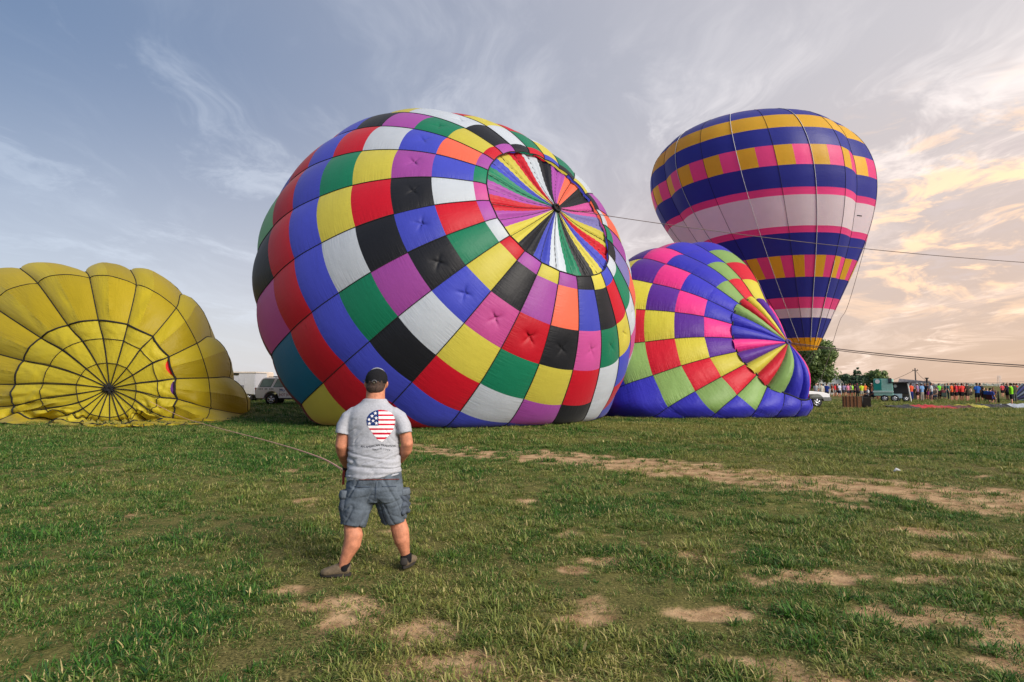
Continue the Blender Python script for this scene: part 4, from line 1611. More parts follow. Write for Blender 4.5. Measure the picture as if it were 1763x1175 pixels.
    strip('belt', [(x, 826.5 - (x - 600) * 0.012) for x in range(618, 690, 3)], 0.005, cloth('red_webbing', lin(104, 64, 62), 0.4, 40))
    seam = cloth('seam_thread', lin(66, 76, 92), 0.1, 40)
    strip('seat_seam', [(648 - 0.05 * (y - 826), y) for y in range(828, 860, 3)], 0.0035, seam)
    strip('pocket_welt', [(x, 838 + 0.05 * (x - 612)) for x in range(611, 640, 3)], 0.004, seam)
    strip('pocket_welt', [(x, 838 - 0.02 * (x - 660)) for x in range(658, 684, 3)], 0.004, seam)
    # ---- hair and cap
    hair = ball((hd.x + 0.004, hd.y - 0.006, hd.z + 0.01), (0.087, 0.099, 0.097), 18, 12)
    hm = fuse([hair, ball((hd.x + 0.002, hd.y - 0.03, hd.z - 0.035), (0.082, 0.078, 0.06), 16, 9)], 0.009, 2)
    for v in hm.vertices:
        if v.co.y > hd.y + 0.035:
            v.co.y = hd.y + 0.035
    ruffle(hm, lambda co: 0.004 * noise.noise(co * 60))
    put('hair', hm, plain('dark_brown_hair', lin(66, 48, 40), 0.7, var=0.35, scale=60, bump=0.4))
    capm = cloth('black_cap_cloth', lin(26, 26, 30), 0.15, 30, 0.2)
    secs = []
    for t, s_ in ((0.0, 1.0), (0.25, 1.03), (0.5, 0.98), (0.72, 0.83), (0.88, 0.60), (0.97, 0.30), (1.0, 0.05)):
        secs.append((hd.x + 0.003, hd.y + 0.012 + 0.012 * t, hd.z + 0.004 + 0.136 * t, 0.0965 * s_, 0.113 * s_))
    cap = put('cap', fuse([stack(secs, 24)], 0.008, 2), capm)
    # rear opening with strap, top button, pale crown piping, visor pointing away to the left
    mb = MB()
    ctr = Vector((hd.x + 0.012, hd.y - 0.106, hd.z + 0.014))
    mb.tube([ctr + Vector((0.020 * math.cos(a), -0.002 - 0.003 * math.sin(a), 0.019 * math.sin(a))) for a in np.linspace(0, math.pi, 12)], 0.0045, 6)
    mb.build('strap_opening', plain('grey_trim', lin(92, 92, 98), 0.6), cap, True)
    mb = MB()
    mb.box((ctr.x, ctr.y - 0.004, ctr.z - 0.002), (0.014, 0.006, 0.012))
    mb.build('buckle', plain('brass', lin(150, 140, 120), 0.35, 0.8), cap)
    mb = MB()
    mb.tube([(hd.x + 0.003 + 0.09 * math.cos(a), hd.y + 0.03, hd.z + 0.03 + 0.113 * math.sin(a)) for a in np.linspace(0.25, math.pi - 0.1, 20)], 0.006, 6)
    mb.build('piping', plain('pale_piping', lin(150, 152, 158), 0.6), cap, True)
    vis = []
    for i in range(9):
        a = math.pi * (i / 8)
        vis.append((hd.x - 0.045 + 0.092 * math.cos(a) * 1.0, hd.y + 0.085 + 0.105 * math.sin(a), hd.z + 0.030 - 0.012 * math.sin(a)))
    vv = vis + [(x, y, z + 0.008) for x, y, z in vis]
    n = 9
    ff = [tuple(range(n - 1, -1, -1)), tuple(range(n, 2 * n))] + [(i, (i + 1) % n, n + (i + 1) % n, n + i) for i in range(n)]
    mesh_obj('visor', vv, ff, plain('visor_cloth', lin(120, 122, 128), 0.8), cap, False)
    # ---- socks and shoes
    sockm = cloth('black_sock', lin(24, 24, 28))
    shoe_m = plain('olive_suede', lin(104, 90, 72), 0.85, var=0.25, scale=30, bump=0.4)
    sole_m = plain('dark_sole', lin(40, 36, 34), 0.8)

    def shoe(hx_, dirv, dark):
        d = Vector(dirv).normalized() * 0.88
        sd = Vector((-d.y, d.x, 0))
        g = Vector((hx_.x, hx_.y, 0.0))
        put('sock', fuse([limb([g + Vector((0, 0, 0.055)), g + Vector((0, 0, 0.10)), g + Vector((0, 0, 0.135))], [0.050, 0.052, 0.050], 14)], 0.008, 2), sockm)
        up = [limb([g - d * 0.055 + Vector((0, 0, 0.065)), g - d * 0.02 + Vector((0, 0, 0.070)), g + d * 0.06 + Vector((0, 0, 0.064)), g + d * 0.13 + Vector((0, 0, 0.05)), g + d * 0.185 + Vector((0, 0, 0.042)), g + d * 0.222 + Vector((0, 0, 0.038))],
                   [(0.030, 0.040), (0.045, 0.052), (0.050, 0.050), (0.054, 0.040), (0.048, 0.032), (0.026, 0.022)], 16, (0, 0, 1))]
        s1 = put('shoe', fuse(up, 0.008, 2), shoe_m)
        so = []
        for i in range(18):
            a = 2 * math.pi * i / 18
            l_ = 0.083 + math.cos(a) * 0.150
            w_ = 0.053 * math.sin(a) * (1.0 if math.cos(a) > -0.2 else 0.85)
            q = g + d * l_ + sd * w_
            so.append((q.x, q.y))
        vv_ = [(x, y, 0.012) for x, y in so] + [(x, y, 0.036) for x, y in so]
        ff_ = [tuple(range(17, -1, -1)), tuple(range(18, 36))] + [(i, (i + 1) % 18, 18 + (i + 1) % 18, 18 + i) for i in range(18)]
        mesh_obj('sole', vv_, ff_, sole_m, s1, False)
        mb = MB()
        for q in range(4):
            c0 = g + d * (0.07 + q * 0.022) + Vector((0, 0, 0.108 - q * 0.012))
            mb.tube([c0 - sd * 0.03 - Vector((0, 0, 0.01)), c0 + Vector((0, 0, 0.002)), c0 + sd * 0.03 - Vector((0, 0, 0.01))], 0.004, 5)
        mb.build('laces', sole_m, s1, True)
        if dark:
            hc = fuse([limb([g - d * 0.058 + Vector((0, 0, 0.045)), g - d * 0.056 + Vector((0, 0, 0.075)), g - d * 0.046 + Vector((0, 0, 0.105))], [(0.034, 0.02), (0.036, 0.02), (0.03, 0.016)], 12)], 0.007, 2)
            put('heel_counter', hc, sole_m, s1)
    shoe(P(593, 975, -0.10), (-1.0, -0.06, 0), False)
    shoe(P(699, 962, 0.13), (0.20, 0.98, 0), True)
    return lh - off, P(592, 812, 0.22) - off, P(591, 835, 0.2) - off


HAND, TAIL0, TAIL1 = build_man()
rope('hand_line', 'thin red and white line running from the yellow balloon to the man\'s hand', [at_y(255, 690, 25.4), at_y(310, 717, 23.5), at_y(360, 733, 19.0), at_y(455, 758, 12.0), at_y(540, 784, 7.4), HAND + Vector((-0.01, 0.06, -0.05))], 0.0095, ROPE_R, 0, 60)
rope('rope_tail', 'short red rope end hanging below the man\'s gloved hand', [HAND + Vector((-0.01, 0.06, -0.05)), TAIL0, TAIL1], 0.011, plain('red_cord', lin(170, 70, 58), 0.9, var=0.3, scale=60), 0, 12)


# ------------------------------------------------------------------ the crowd
def proto_person(kind):
    """one standing figure, 1.75 m, facing +Y; returns {part: mesh}"""
    out = {}
    sw = {'stand': 0.0, 'stride': 0.16, 'sit': 0.0, 'raise': 0.05, 'hips': 0.03}[kind]
    z0 = 0.0
    hip = 0.90
    if kind == 'sit':
        hip = 0.48
    legs = []
    for s in (-1, 1):
        x = s * 0.10
        y = s * sw
        if kind == 'sit':
            legs.append(limb([(x, 0, hip), (x, 0.42, hip + 0.02), (x, 0.44, 0.25), (x, 0.40, 0.06)], [0.09, 0.07, 0.052, 0.04], 10))
            legs.append(limb([(x, 0.38, 0.05), (x, 0.56, 0.04)], [0.045, 0.035], 8))
        else:
            legs.append(limb([(x, 0, hip), (x * 1.1, y * 0.5, 0.48), (x * 1.15, y * 0.8, 0.36), (x * 1.2, y, 0.07)], [0.092, 0.064, 0.062, 0.04], 10))
            legs.append(limb([(x * 1.2, y - 0.04, 0.05), (x * 1.25, y + 0.17, 0.04)], [0.045, 0.035], 8))
    sh = hip + 0.53
    arms = []
    for s in (-1, 1):
        if kind == 'raise' and s == -1:
            q = [(s * 0.19, 0, sh), (s * 0.36, 0.06, sh + 0.06), (s * 0.40, 0.10, sh + 0.30), (s * 0.40, 0.11, sh + 0.40)]
        elif kind == 'hips':
            q = [(s * 0.19, 0, sh), (s * 0.34, -0.04, sh - 0.28), (s * 0.20, 0.06, sh - 0.46), (s * 0.17, 0.08, sh - 0.48)]
        elif kind == 'sit':
            q = [(s * 0.19, 0, sh), (s * 0.24, 0.06, sh - 0.28), (s * 0.16, 0.28, sh - 0.40), (s * 0.14, 0.36, sh - 0.42)]
        else:
            q = [(s * 0.19, 0, sh), (s * 0.25, -0.02 - s * sw * 0.4, sh - 0.29), (s * 0.25, 0.08 - s * sw, sh - 0.54), (s * 0.25, 0.10 - s * sw, sh - 0.64)]
        arms.append(q)
    parts = list(legs)
    for q in arms:
        parts.append(limb(q, [0.055, 0.045, 0.033, 0.036], 8))
    parts.append(limb([(0, 0, hip - 0.05), (0, 0, hip + 0.3), (0, 0, sh), (0, 0.0, sh + 0.07), (0, 0.01, sh + 0.13)], [(0.14, 0.10), (0.14, 0.10), (0.15, 0.09), (0.06, 0.06), (0.055, 0.055)], 12))
    parts.append(ball((0, 0.02, sh + 0.215), (0.078, 0.098, 0.118), 12, 9))
    parts.append(ball((0, 0.115, sh + 0.20), (0.016, 0.02, 0.022), 6, 5))
    out['body'] = fuse(parts, 0.026, 2)
    sp = [stack([(0, 0, hip - 0.04, 0.185, 0.13), (0, 0, hip + 0.14, 0.178, 0.125), (0, 0, hip + 0.36, 0.20, 0.13), (0, 0, sh - 0.02, 0.205, 0.115), (0, 0, sh + 0.05, 0.14, 0.095), (0, 0, sh + 0.08, 0.07, 0.07)], 14, 0.9)]
    for q in arms:
        a, b = Vector(q[0]), Vector(q[1])
        sp.append(limb([a.lerp(b, -0.1), a.lerp(b, 0.4), a.lerp(b, 0.85)], [0.075, 0.075, 0.078], 10))
    out['shirt'] = fuse(sp, 0.026, 2)
    if kind == 'sit':
        pp = [stack([(0, 0.02, hip - 0.11, 0.17, 0.12), (0, 0, hip + 0.06, 0.18, 0.13)], 12)]
        for s in (-1, 1):
            pp.append(limb([(s * 0.10, 0, hip), (s * 0.10, 0.36, hip + 0.02)], [0.11, 0.095], 10))
        lp = pp
    else:
        pp = [stack([(0, 0, hip - 0.16, 0.17, 0.12), (0, 0, hip, 0.185, 0.132), (0, 0, hip + 0.06, 0.175, 0.125)], 12)]
        lp = list(pp)
        for s in (-1, 1):
            k_ = (s * 0.11, s * sw * 0.5, 0.50)
            pp.append(limb([(s * 0.095, 0, hip - 0.05), k_], [0.112, 0.10], 10))
            lp.append(limb([(s * 0.095, 0, hip - 0.05), k_, (s * 0.12, s * sw, 0.09)], [0.112, 0.085, 0.068], 10))
    out['shorts'] = fuse(pp, 0.026, 2)
    out['trousers'] = fuse(lp, 0.026, 2)
    out['hair'] = fuse([ball((0, -0.005, sh + 0.245), (0.088, 0.104, 0.105), 12, 9)], 0.024, 1)
    ca = [stack([(0, 0.01, sh + 0.25, 0.092, 0.112), (0, 0.01, sh + 0.32, 0.085, 0.1), (0, 0.01, sh + 0.36, 0.04, 0.05)], 12)]
    ca.append(stack([(0, 0.12, sh + 0.255, 0.07, 0.09), (0, 0.12, sh + 0.275, 0.07, 0.09)], 12))
    out['cap'] = fuse(ca, 0.024, 1)
    return out


PROTO = {k: proto_person(k) for k in ('stand', 'stride', 'sit', 'raise', 'hips')}
CM = {}


def dye(c):
    if c not in CM:
        g_ = sum(c) / 3
        cc = tuple(0.84 * v * 0.9 + 0.10 * g_ for v in c)
        CM[c] = plain('cloth_%02x%02x%02x' % c, lin(*cc), 0.85, var=0.08, scale=10, spec=0.15)
    return CM[c]


HAIRS = [(40, 32, 28), (92, 66, 44), (28, 24, 24), (150, 122, 84), (120, 112, 108)]
SKINS = [SKIN, SKIN_D, plain('pale_skin', lin(214, 158, 132), 0.55)]


def camp_chair(x, y, rz, who):
    root = empty('camp_chair', (x, y, float(terrain(x, y))), rz)
    ws = who.split()
    cut = next(i for i, w_ in enumerate(ws) if w_ in ('shirt', 'clothes', 'navy'))
    tag(root, 'folding camp chair under the ' + ' '.join(ws[:cut + 1]), 'chair', 'camp chairs of the spectators')
    canvas = dye(random.choice(((40, 46, 60), (70, 60, 54), (50, 70, 66), (90, 40, 44))))
    frame = dye((70, 70, 74))
    mb = MB()
    mb.box((0, 0.12, 0.37), (0.5, 0.46, 0.03))
    mb.build('seat', canvas, root)
    mb = MB()
    mb.box((0, -0.16, 0.60), (0.44, 0.03, 0.36))
    mb.build('backrest', canvas, root)
    for sx in (-1, 1):
        for y0, y1 in ((-0.16, 0.34), (0.34, -0.16)):
            mb = MB()
            mb.tube([(sx * 0.26, y0, 0.0), (sx * 0.26, y1, 0.38 if y1 > 0 else 0.92)], 0.016, 5)
            mb.build('leg', frame, root)




def crowd_person(px, top, foot, shirt, legs, kind, face, long_leg, head, label):
    hpx = foot - top
    full = 1.75 if kind != 'sit' else 1.33
    dep = full / hpx * F
    p = at(px, foot, dep)
    gy = p.y
    root = empty('person', (p.x, gy, float(terrain(p.x, gy))), face + random.uniform(-0.5, 0.5))
    if kind == 'sit':
        camp_chair(p.x, gy, root.rotation_euler.z, label)
    tag(root, label, 'person', 'spectators and crew at the edge of the field')
    b = PROTO[kind]
    seq = [('body', 'body', SKINS[int(px) % 3]), ('shirt', 'shirt', dye(shirt)),
           ('trousers' if long_leg else 'shorts',) * 2 + (dye(legs),)]
    if isinstance(head, tuple):
        seq.append(('cap', 'cap', dye(head)))
    hc = HAIRS[int(px * 7) % 5]
    seq.append(('hair', 'hair', dye(hc)))
    for nm, key, m in seq:
        o = bpy.data.objects.new(nm, b[key])
        col.objects.link(o)
        o.parent = root
        if not b[key].materials:
            b[key].materials.append(m)
        o.material_slots[0].link = 'OBJECT'
        o.material_slots[0].material = m
    root.scale = (1.0, 1.0, 1.0)
    return root


NEON, ORG, RED, BLU, NAVY, WHT, BLK, GRY = (150, 235, 40), (255, 96, 50), (226, 44, 52), (36, 88, 190), (28, 34, 74), (225, 225, 232), (26, 26, 30), (120, 118, 118)
T = 'trousers'
PEOPLE = [
    (1406, 671.5, 697, WHT, (60, 60, 66), 'stand', 2.6, 0, None, 'person in white shirt standing behind the front wing of the grey-bottomed truck'),
    (1415.5, 671, 700, (216, 210, 196), (196, 176, 150), 'stand', 0.4, 0, (220, 216, 205), 'person in cream shirt and pale cap beside the man in royal blue'),
    (1424.5, 672, 701, (24, 52, 140), (34, 38, 60), 'stand', 0.2, 1, None, 'person all in royal blue and navy standing nearest the parked truck'),
    (1433.5, 678.5, 700, (196, 84, 54), (110, 90, 70), 'stride', 1.2, 0, None, 'short person in rust orange shirt just right of the man in royal blue'),
    (1438.8, 679, 700, RED, (130, 130, 136), 'stand', 3.6, 0, None, 'person in red shirt and grey shorts left of the tipped wicker basket'),
    (1446.5, 675, 698, (214, 214, 236), NAVY, 'stand', 0.6, 0, None, 'person in white shirt and navy shorts left of the wicker basket'),
    (1453, 676, 697, (176, 164, 214), (80, 80, 92), 'hips', 5.9, 0, WHT, 'person in lavender shirt and white cap behind the wicker basket'),
    (1461, 674.5, 697, (232, 132, 170), (70, 64, 80), 'stand', 3.1, 0, None, 'person in pink shirt behind the middle of the wicker basket'),
    (1468.5, 677, 698, NEON, (50, 50, 60), 'stand', 0.3, 0, None, 'person in neon green shirt behind the right half of the wicker basket'),
    (1477, 676, 699, (70, 54, 72), BLK, 'stand', 2.8, 1, (200, 80, 110), 'person in plum shirt with pink cap behind the basket mouth'),
    (1484.5, 674, 699, (214, 240, 50), (196, 190, 176), 'stand', 0.1, 0, (230, 230, 226), 'person in neon yellow shirt and white cap just right of the basket'),
    (1490.5, 676, 699, (250, 120, 40), (60, 58, 62), 'hips', 3.3, 0, None, 'person in bright orange shirt right of the neon yellow one'),
    (1495.5, 678, 700, (206, 206, 214), (44, 46, 58), 'sit', 1.2, 0, None, 'seated person in light grey shirt left of the teal trailer'),
    (1501.5, 674, 700, (116, 74, 60), NAVY, 'stride', 4.9, 1, (220, 190, 190), 'person in brown shirt and pale cap at the left end of the teal trailer'),
    (1507, 678, 700.5, (60, 70, 120), BLK, 'sit', 0.8, 0, None, 'seated person in slate blue shirt before the teal trailer'),
    (1514, 677, 700, (214, 208, 120), (190, 150, 110), 'stand', 0.3, 0, (226, 214, 150), 'person in pale yellow shirt before the teal panel with the round badge'),
    (1522.5, 675.5, 701, (30, 26, 28), (34, 34, 40), 'hips', 3.3, 0, None, 'person in black shirt before the pale green side of the trailer'),
    (1529, 684, 701, (36, 40, 44), BLK, 'sit', 0.1, 1, None, 'seated person in dark clothes right of the one in black'),
    (1549, 676, 700.5, (30, 38, 92), (120, 92, 62), 'stand', 0.2, 0, (222, 222, 220), 'person in navy shirt and white cap below the dark trailer'),
    (1555, 674.5, 700, (206, 196, 184), (150, 136, 116), 'stand', 2.7, 0, (236, 234, 226), 'person in beige shirt next to the pale upright pole'),
    (1562.5, 675.5, 701, (240, 76, 66), (58, 26, 40), 'stand', 0.4, 0, (210, 200, 200), 'person in coral red shirt and dark maroon shorts behind the red fabric'),
    (1570, 672.5, 701.5, (255, 92, 54), (44, 60, 150), 'stand', 0.05, 1, None, 'person in orange vest and blue trousers behind the red fabric'),
    (1575.5, 677, 701, (206, 92, 96), GRY, 'stand', 5.5, 0, None, 'person in dusty rose shirt right of the one in blue trousers'),
    (1580.8, 672, 701, (156, 120, 168), (60, 20, 34), 'stand', 0.6, 0, (222, 220, 226), 'person in mauve shirt and dark red shorts left of the light blue shirt'),
    (1588.5, 671, 702, (116, 164, 222), (166, 160, 150), 'stand', 0.1, 1, (206, 206, 206), 'tall person in light blue shirt and grey trousers'),
    (1594, 674, 701, (26, 40, 62), BLK, 'stand', 2.4, 0, None, 'person in dark teal shirt behind the light blue shirt'),
    (1599, 673, 701, (52, 46, 60), (156, 40, 130), 'stand', 0.5, 0, None, 'person in charcoal shirt and magenta shorts'),
    (1605, 672.5, 701, (196, 206, 214), (52, 74, 110), 'stride', 4.2, 1, None, 'person in pale grey shirt and blue jeans right of the magenta shorts'),
    (1609, 675, 701, (150, 142, 136), (54, 56, 60), 'stand', 2.6, 0, None, 'person in taupe shirt between the jeans and the neon green shirt'),
    (1618.5, 676, 701, (120, 232, 60), BLK, 'stand', 0.1, 0, None, 'person in neon green shirt and black shorts behind the red fabric'),
    (1629, 675, 700, (110, 116, 122), (80, 84, 90), 'stand', 0.9, 1, None, 'person in grey shirt and grey trousers left of the orange and red vests'),
    (1634, 671.5, 700, (40, 104, 106), (40, 62, 66), 'stand', 3.6, 1, None, 'person in dark teal shirt at the left of the orange and red vests'),
    (1640, 670.5, 701, (255, 98, 42), BLK, 'stand', 0.1, 0, None, 'person in orange vest and black shorts, leftmost of the bright vests'),
    (1647.5, 670.5, 701, (232, 44, 66), BLK, 'stand', 0.3, 0, None, 'person in crimson shirt between the orange vest and the coral vest'),
    (1652, 671, 700, (206, 36, 44), (40, 36, 40), 'stand', 5.8, 0, None, 'person in deep red shirt half hidden in the row of bright vests'),
    (1657.5, 670.5, 701, (255, 66, 58), BLK, 'hips', 0.0, 0, None, 'person in coral vest, rightmost of the bright vests'),
    (1661.5, 672, 700, (120, 96, 84), (70, 62, 58), 'stand', 2.0, 0, None, 'person in tan shirt just behind the coral vest'),
    (1667, 670.5, 701, (62, 56, 46), (54, 48, 44), 'stand', 0.7, 0, None, 'person in dark olive shirt right of the bright vests'),
    (1684, 668, 702, (30, 96, 200), BLK, 'stand', 0.1, 0, (70, 60, 60), 'person in bright blue shirt and black shorts standing alone'),
    (1689.3, 670.5, 701, (38, 46, 62), (50, 50, 60), 'stand', 5.6, 0, None, 'person in dark slate shirt at the right shoulder of the bright blue shirt'),
    (1694.5, 677, 701, (30, 34, 50), BLK, 'sit', 4.7, 0, None, 'small person in dark navy between the two groups in blue'),
    (1700.5, 675, 701, (34, 100, 196), (30, 44, 92), 'sit', 5.2, 1, None, 'seated person in blue shirt beside the one in a dark hat'),
    (1706.5, 675, 702, (52, 76, 176), (30, 40, 90), 'sit', 4.6, 1, (36, 40, 44), 'seated person in indigo shirt and dark hat'),
    (1727, 677, 699, (236, 74, 84), BLK, 'hips', 0.2, 0, None, 'small person in coral red shirt right of the dark fence post'),
    (1735.5, 672, 701, (34, 34, 58), BLK, 'stand', 0.5, 0, None, 'person in dark navy left of the tall neon green shirt'),
    (1742.5, 664, 701.5, (140, 232, 24), (24, 26, 36), 'raise', 0.15, 0, (30, 34, 48), 'tall person in neon green shirt raising the left arm near the right edge'),
    (1748, 668, 701, (70, 82, 60), (90, 92, 92), 'stand', 0.4, 1, None, 'person in moss green shirt behind the tall neon green shirt'),
    (1752.5, 672, 701, (232, 64, 34), (60, 60, 70), 'stand', 0.2, 0, None, 'person in vermilion vest near the right edge'),
    (1758.5, 675, 702, (240, 150, 40), (20, 76, 116), 'stand', 5.9, 1, None, 'person in amber shirt and teal trousers at the right edge'),
    (1410.5, 674, 698, (150, 156, 160), (70, 74, 90), 'hips', 1.4, 1, None, 'person in steel grey shirt between the truck and the cream shirt'),
    (1442.5, 677, 698, (96, 60, 66), (60, 60, 70), 'stand', 2.2, 0, None, 'person in dull wine shirt left of the white shirt by the basket'),
    (1457, 677.5, 697, (84, 110, 150), (90, 86, 80), 'stride', 4.0, 0, None, 'person in denim blue shirt behind the left half of the basket'),
    (1465, 676, 697.5, (222, 210, 190), (52, 52, 60), 'stand', 5.0, 0, (180, 60, 60), 'person in ivory shirt and red cap behind the basket'),
    (1473, 678, 698.5, (130, 60, 96), (54, 54, 66), 'stand', 1.0, 0, None, 'person in berry shirt behind the black end of the basket'),
    (1518.5, 678.5, 700, (200, 196, 186), (90, 92, 100), 'sit', 1.8, 0, None, 'seated person in off-white shirt beside the pale yellow shirt'),
    (1541, 680, 700, (70, 78, 92), (40, 42, 50), 'sit', 5.6, 1, None, 'seated person in slate shirt below the round badge of the black trailer'),
    (1566.5, 676, 700.5, (180, 60, 58), (40, 40, 48), 'stand', 3.0, 0, None, 'person in brick red shirt between the coral shirt and the orange vest'),
    (1584.5, 674, 700.5, (88, 86, 120), (50, 50, 58), 'stand', 4.4, 0, None, 'person in dusky violet shirt behind the mauve one'),
    (1602, 676, 700, (60, 72, 70), (40, 40, 46), 'hips', 5.2, 0, None, 'person in bottle green shirt right of the magenta shorts'),
    (1613, 678, 701, (176, 150, 130), (60, 70, 96), 'sit', 0.9, 1, None, 'seated person in sand shirt left of the neon green shirt'),
    (1624, 679, 701, (110, 50, 56), BLK, 'sit', 5.9, 0, None, 'seated person in dark red shirt right of the neon green shirt'),
    (1644, 673, 700, (120, 104, 100), (54, 52, 56), 'stand', 4.1, 0, None, 'person in mushroom shirt behind the orange vest and black shorts'),
    (1673, 682, 701, (192, 160, 140), (150, 120, 100), 'sit', 0.6, 0, None, 'seated person in peach shirt right of the dark olive shirt'),
    (1711.5, 679, 701, (150, 110, 100), (70, 60, 60), 'sit', 2.9, 0, None, 'seated person in clay shirt right of the dark hat'),
    (1731, 678, 699.5, (70, 66, 76), (46, 46, 52), 'stand', 2.2, 0, None, 'person in smoke grey shirt right of the small coral red shirt'),
]
for row in PEOPLE:
    crowd_person(*row)


# ------------------------------------------------------------------ vehicles
GLASS = plain('tinted_glass', lin(132, 158, 160), 0.12, var=0.2, scale=1.5, spec=0.8)
RUBBER = plain('tyre_rubber', lin(30, 30, 32), 0.9)
CHROME = plain('alloy', lin(196, 198, 204), 0.3, 0.7)
WHITE_P = plain('white_paint', lin(226, 226, 230), 0.35, var=0.04)
BLACKP = plain('black_plastic', lin(28, 28, 30), 0.6)


def extrude_poly(poly, y0, y1):
    """side profile in x,z pulled through y"""
    n = len(poly)
    mb = MB()
    mb.add([(x, y0, z) for x, z in poly] + [(x, y1, z) for x, z in poly],
           [tuple(range(n - 1, -1, -1)), tuple(range(n, 2 * n))] + [(i, (i + 1) % n, n + (i + 1) % n, n + i) for i in range(n)])
    return mb


def bevelled(mb, name, mat, parent, w=0.03):
    me = bpy.data.meshes.new(name)
    me.from_pydata(mb.v, [], mb.f)
    bm = bmesh.new()
    bm.from_mesh(me)
    bmesh.ops.recalc_face_normals(bm, faces=bm.faces)
    bmesh.ops.bevel(bm, geom=[e for e in bm.edges if len(e.link_faces) == 2 and e.calc_face_angle(0) > 0.5], offset=w, segments=2, affect='EDGES')
    bmesh.ops.triangulate(bm, faces=[f for f in bm.faces if len(f.verts) > 4])
    bm.to_mesh(me)
    bm.free()
    return link(name, me, mat, parent)


def wheel(parent, x, y, r=0.39, w=0.26, side=-1):
    mb = MB()
    prof = [(r * 0.62, -w / 2), (r * 0.92, -w / 2), (r, -w * 0.32), (r, w * 0.32), (r * 0.92, w / 2), (r * 0.62, w / 2)]
    seg = 24
    vs_ = [(x + pr * math.cos(a), y + py, r + pr * math.sin(a)) for pr, py in prof for a in [2 * math.pi * k / seg for k in range(seg)]]
    fs = [(i * seg + k, i * seg + (k + 1) % seg, (i + 1) * seg + (k + 1) % seg, (i + 1) * seg + k) for i in range(5) for k in range(seg)]
    mb.add(vs_, fs)
    t = mb.build('wheel', RUBBER, parent, True)
    mb = MB()
    yo = y + side * (w / 2 - 0.04)
    mb.tube([(x, yo - side * 0.08, r), (x, yo, r)], r * 0.24, 12)
    for k in range(5):
        a = 2 * math.pi * k / 5 + 0.3
        mb.tube([(x, yo, r), (x + r * 0.6 * math.cos(a), yo, r + r * 0.6 * math.sin(a))], [0.075, 0.06], 6)
    mb.tube([(x + r * 0.62 * math.cos(a), yo, r + r * 0.62 * math.sin(a)) for a in np.linspace(0, 2 * math.pi, 25)], 0.035, 6)
    mb.build('rim', CHROME, t, True)
    mb = MB()
    mb.tube([(x, y - side * 0.05, r), (x, y - side * 0.02, r)], r * 0.6, 16)
    mb.build('brake_drum', BLACKP, t)
    return t


def flat_text(txt, size, mat, parent, loc, width=None, name='lettering', shear=0.0):
    """lettering laid on a side that faces -Y"""
    cu = bpy.data.curves.new('txt', 'FONT')
    cu.body = txt
    cu.size = size
    cu.shear = shear
    cu.resolution_u = 3
    to = bpy.data.objects.new('txt', cu)
    col.objects.link(to)
    bpy.context.view_layer.update()
    tm = bpy.data.meshes.new_from_object(to.evaluated_get(bpy.context.evaluated_depsgraph_get()))
    bpy.data.objects.remove(to)
    w = max(v.co.x for v in tm.vertices)
    for v in tm.vertices:
        x, z = v.co.x, v.co.y
        v.co = Vector((loc[0] + x * ((width / w) if width else 1), loc[1], loc[2] + z))
    return link(name, tm, mat, parent)


def arch(cx, r, z, n=12):
    return [(cx + r * math.cos(a), z + r * math.sin(a)) for a in np.linspace(0, math.pi, n)]


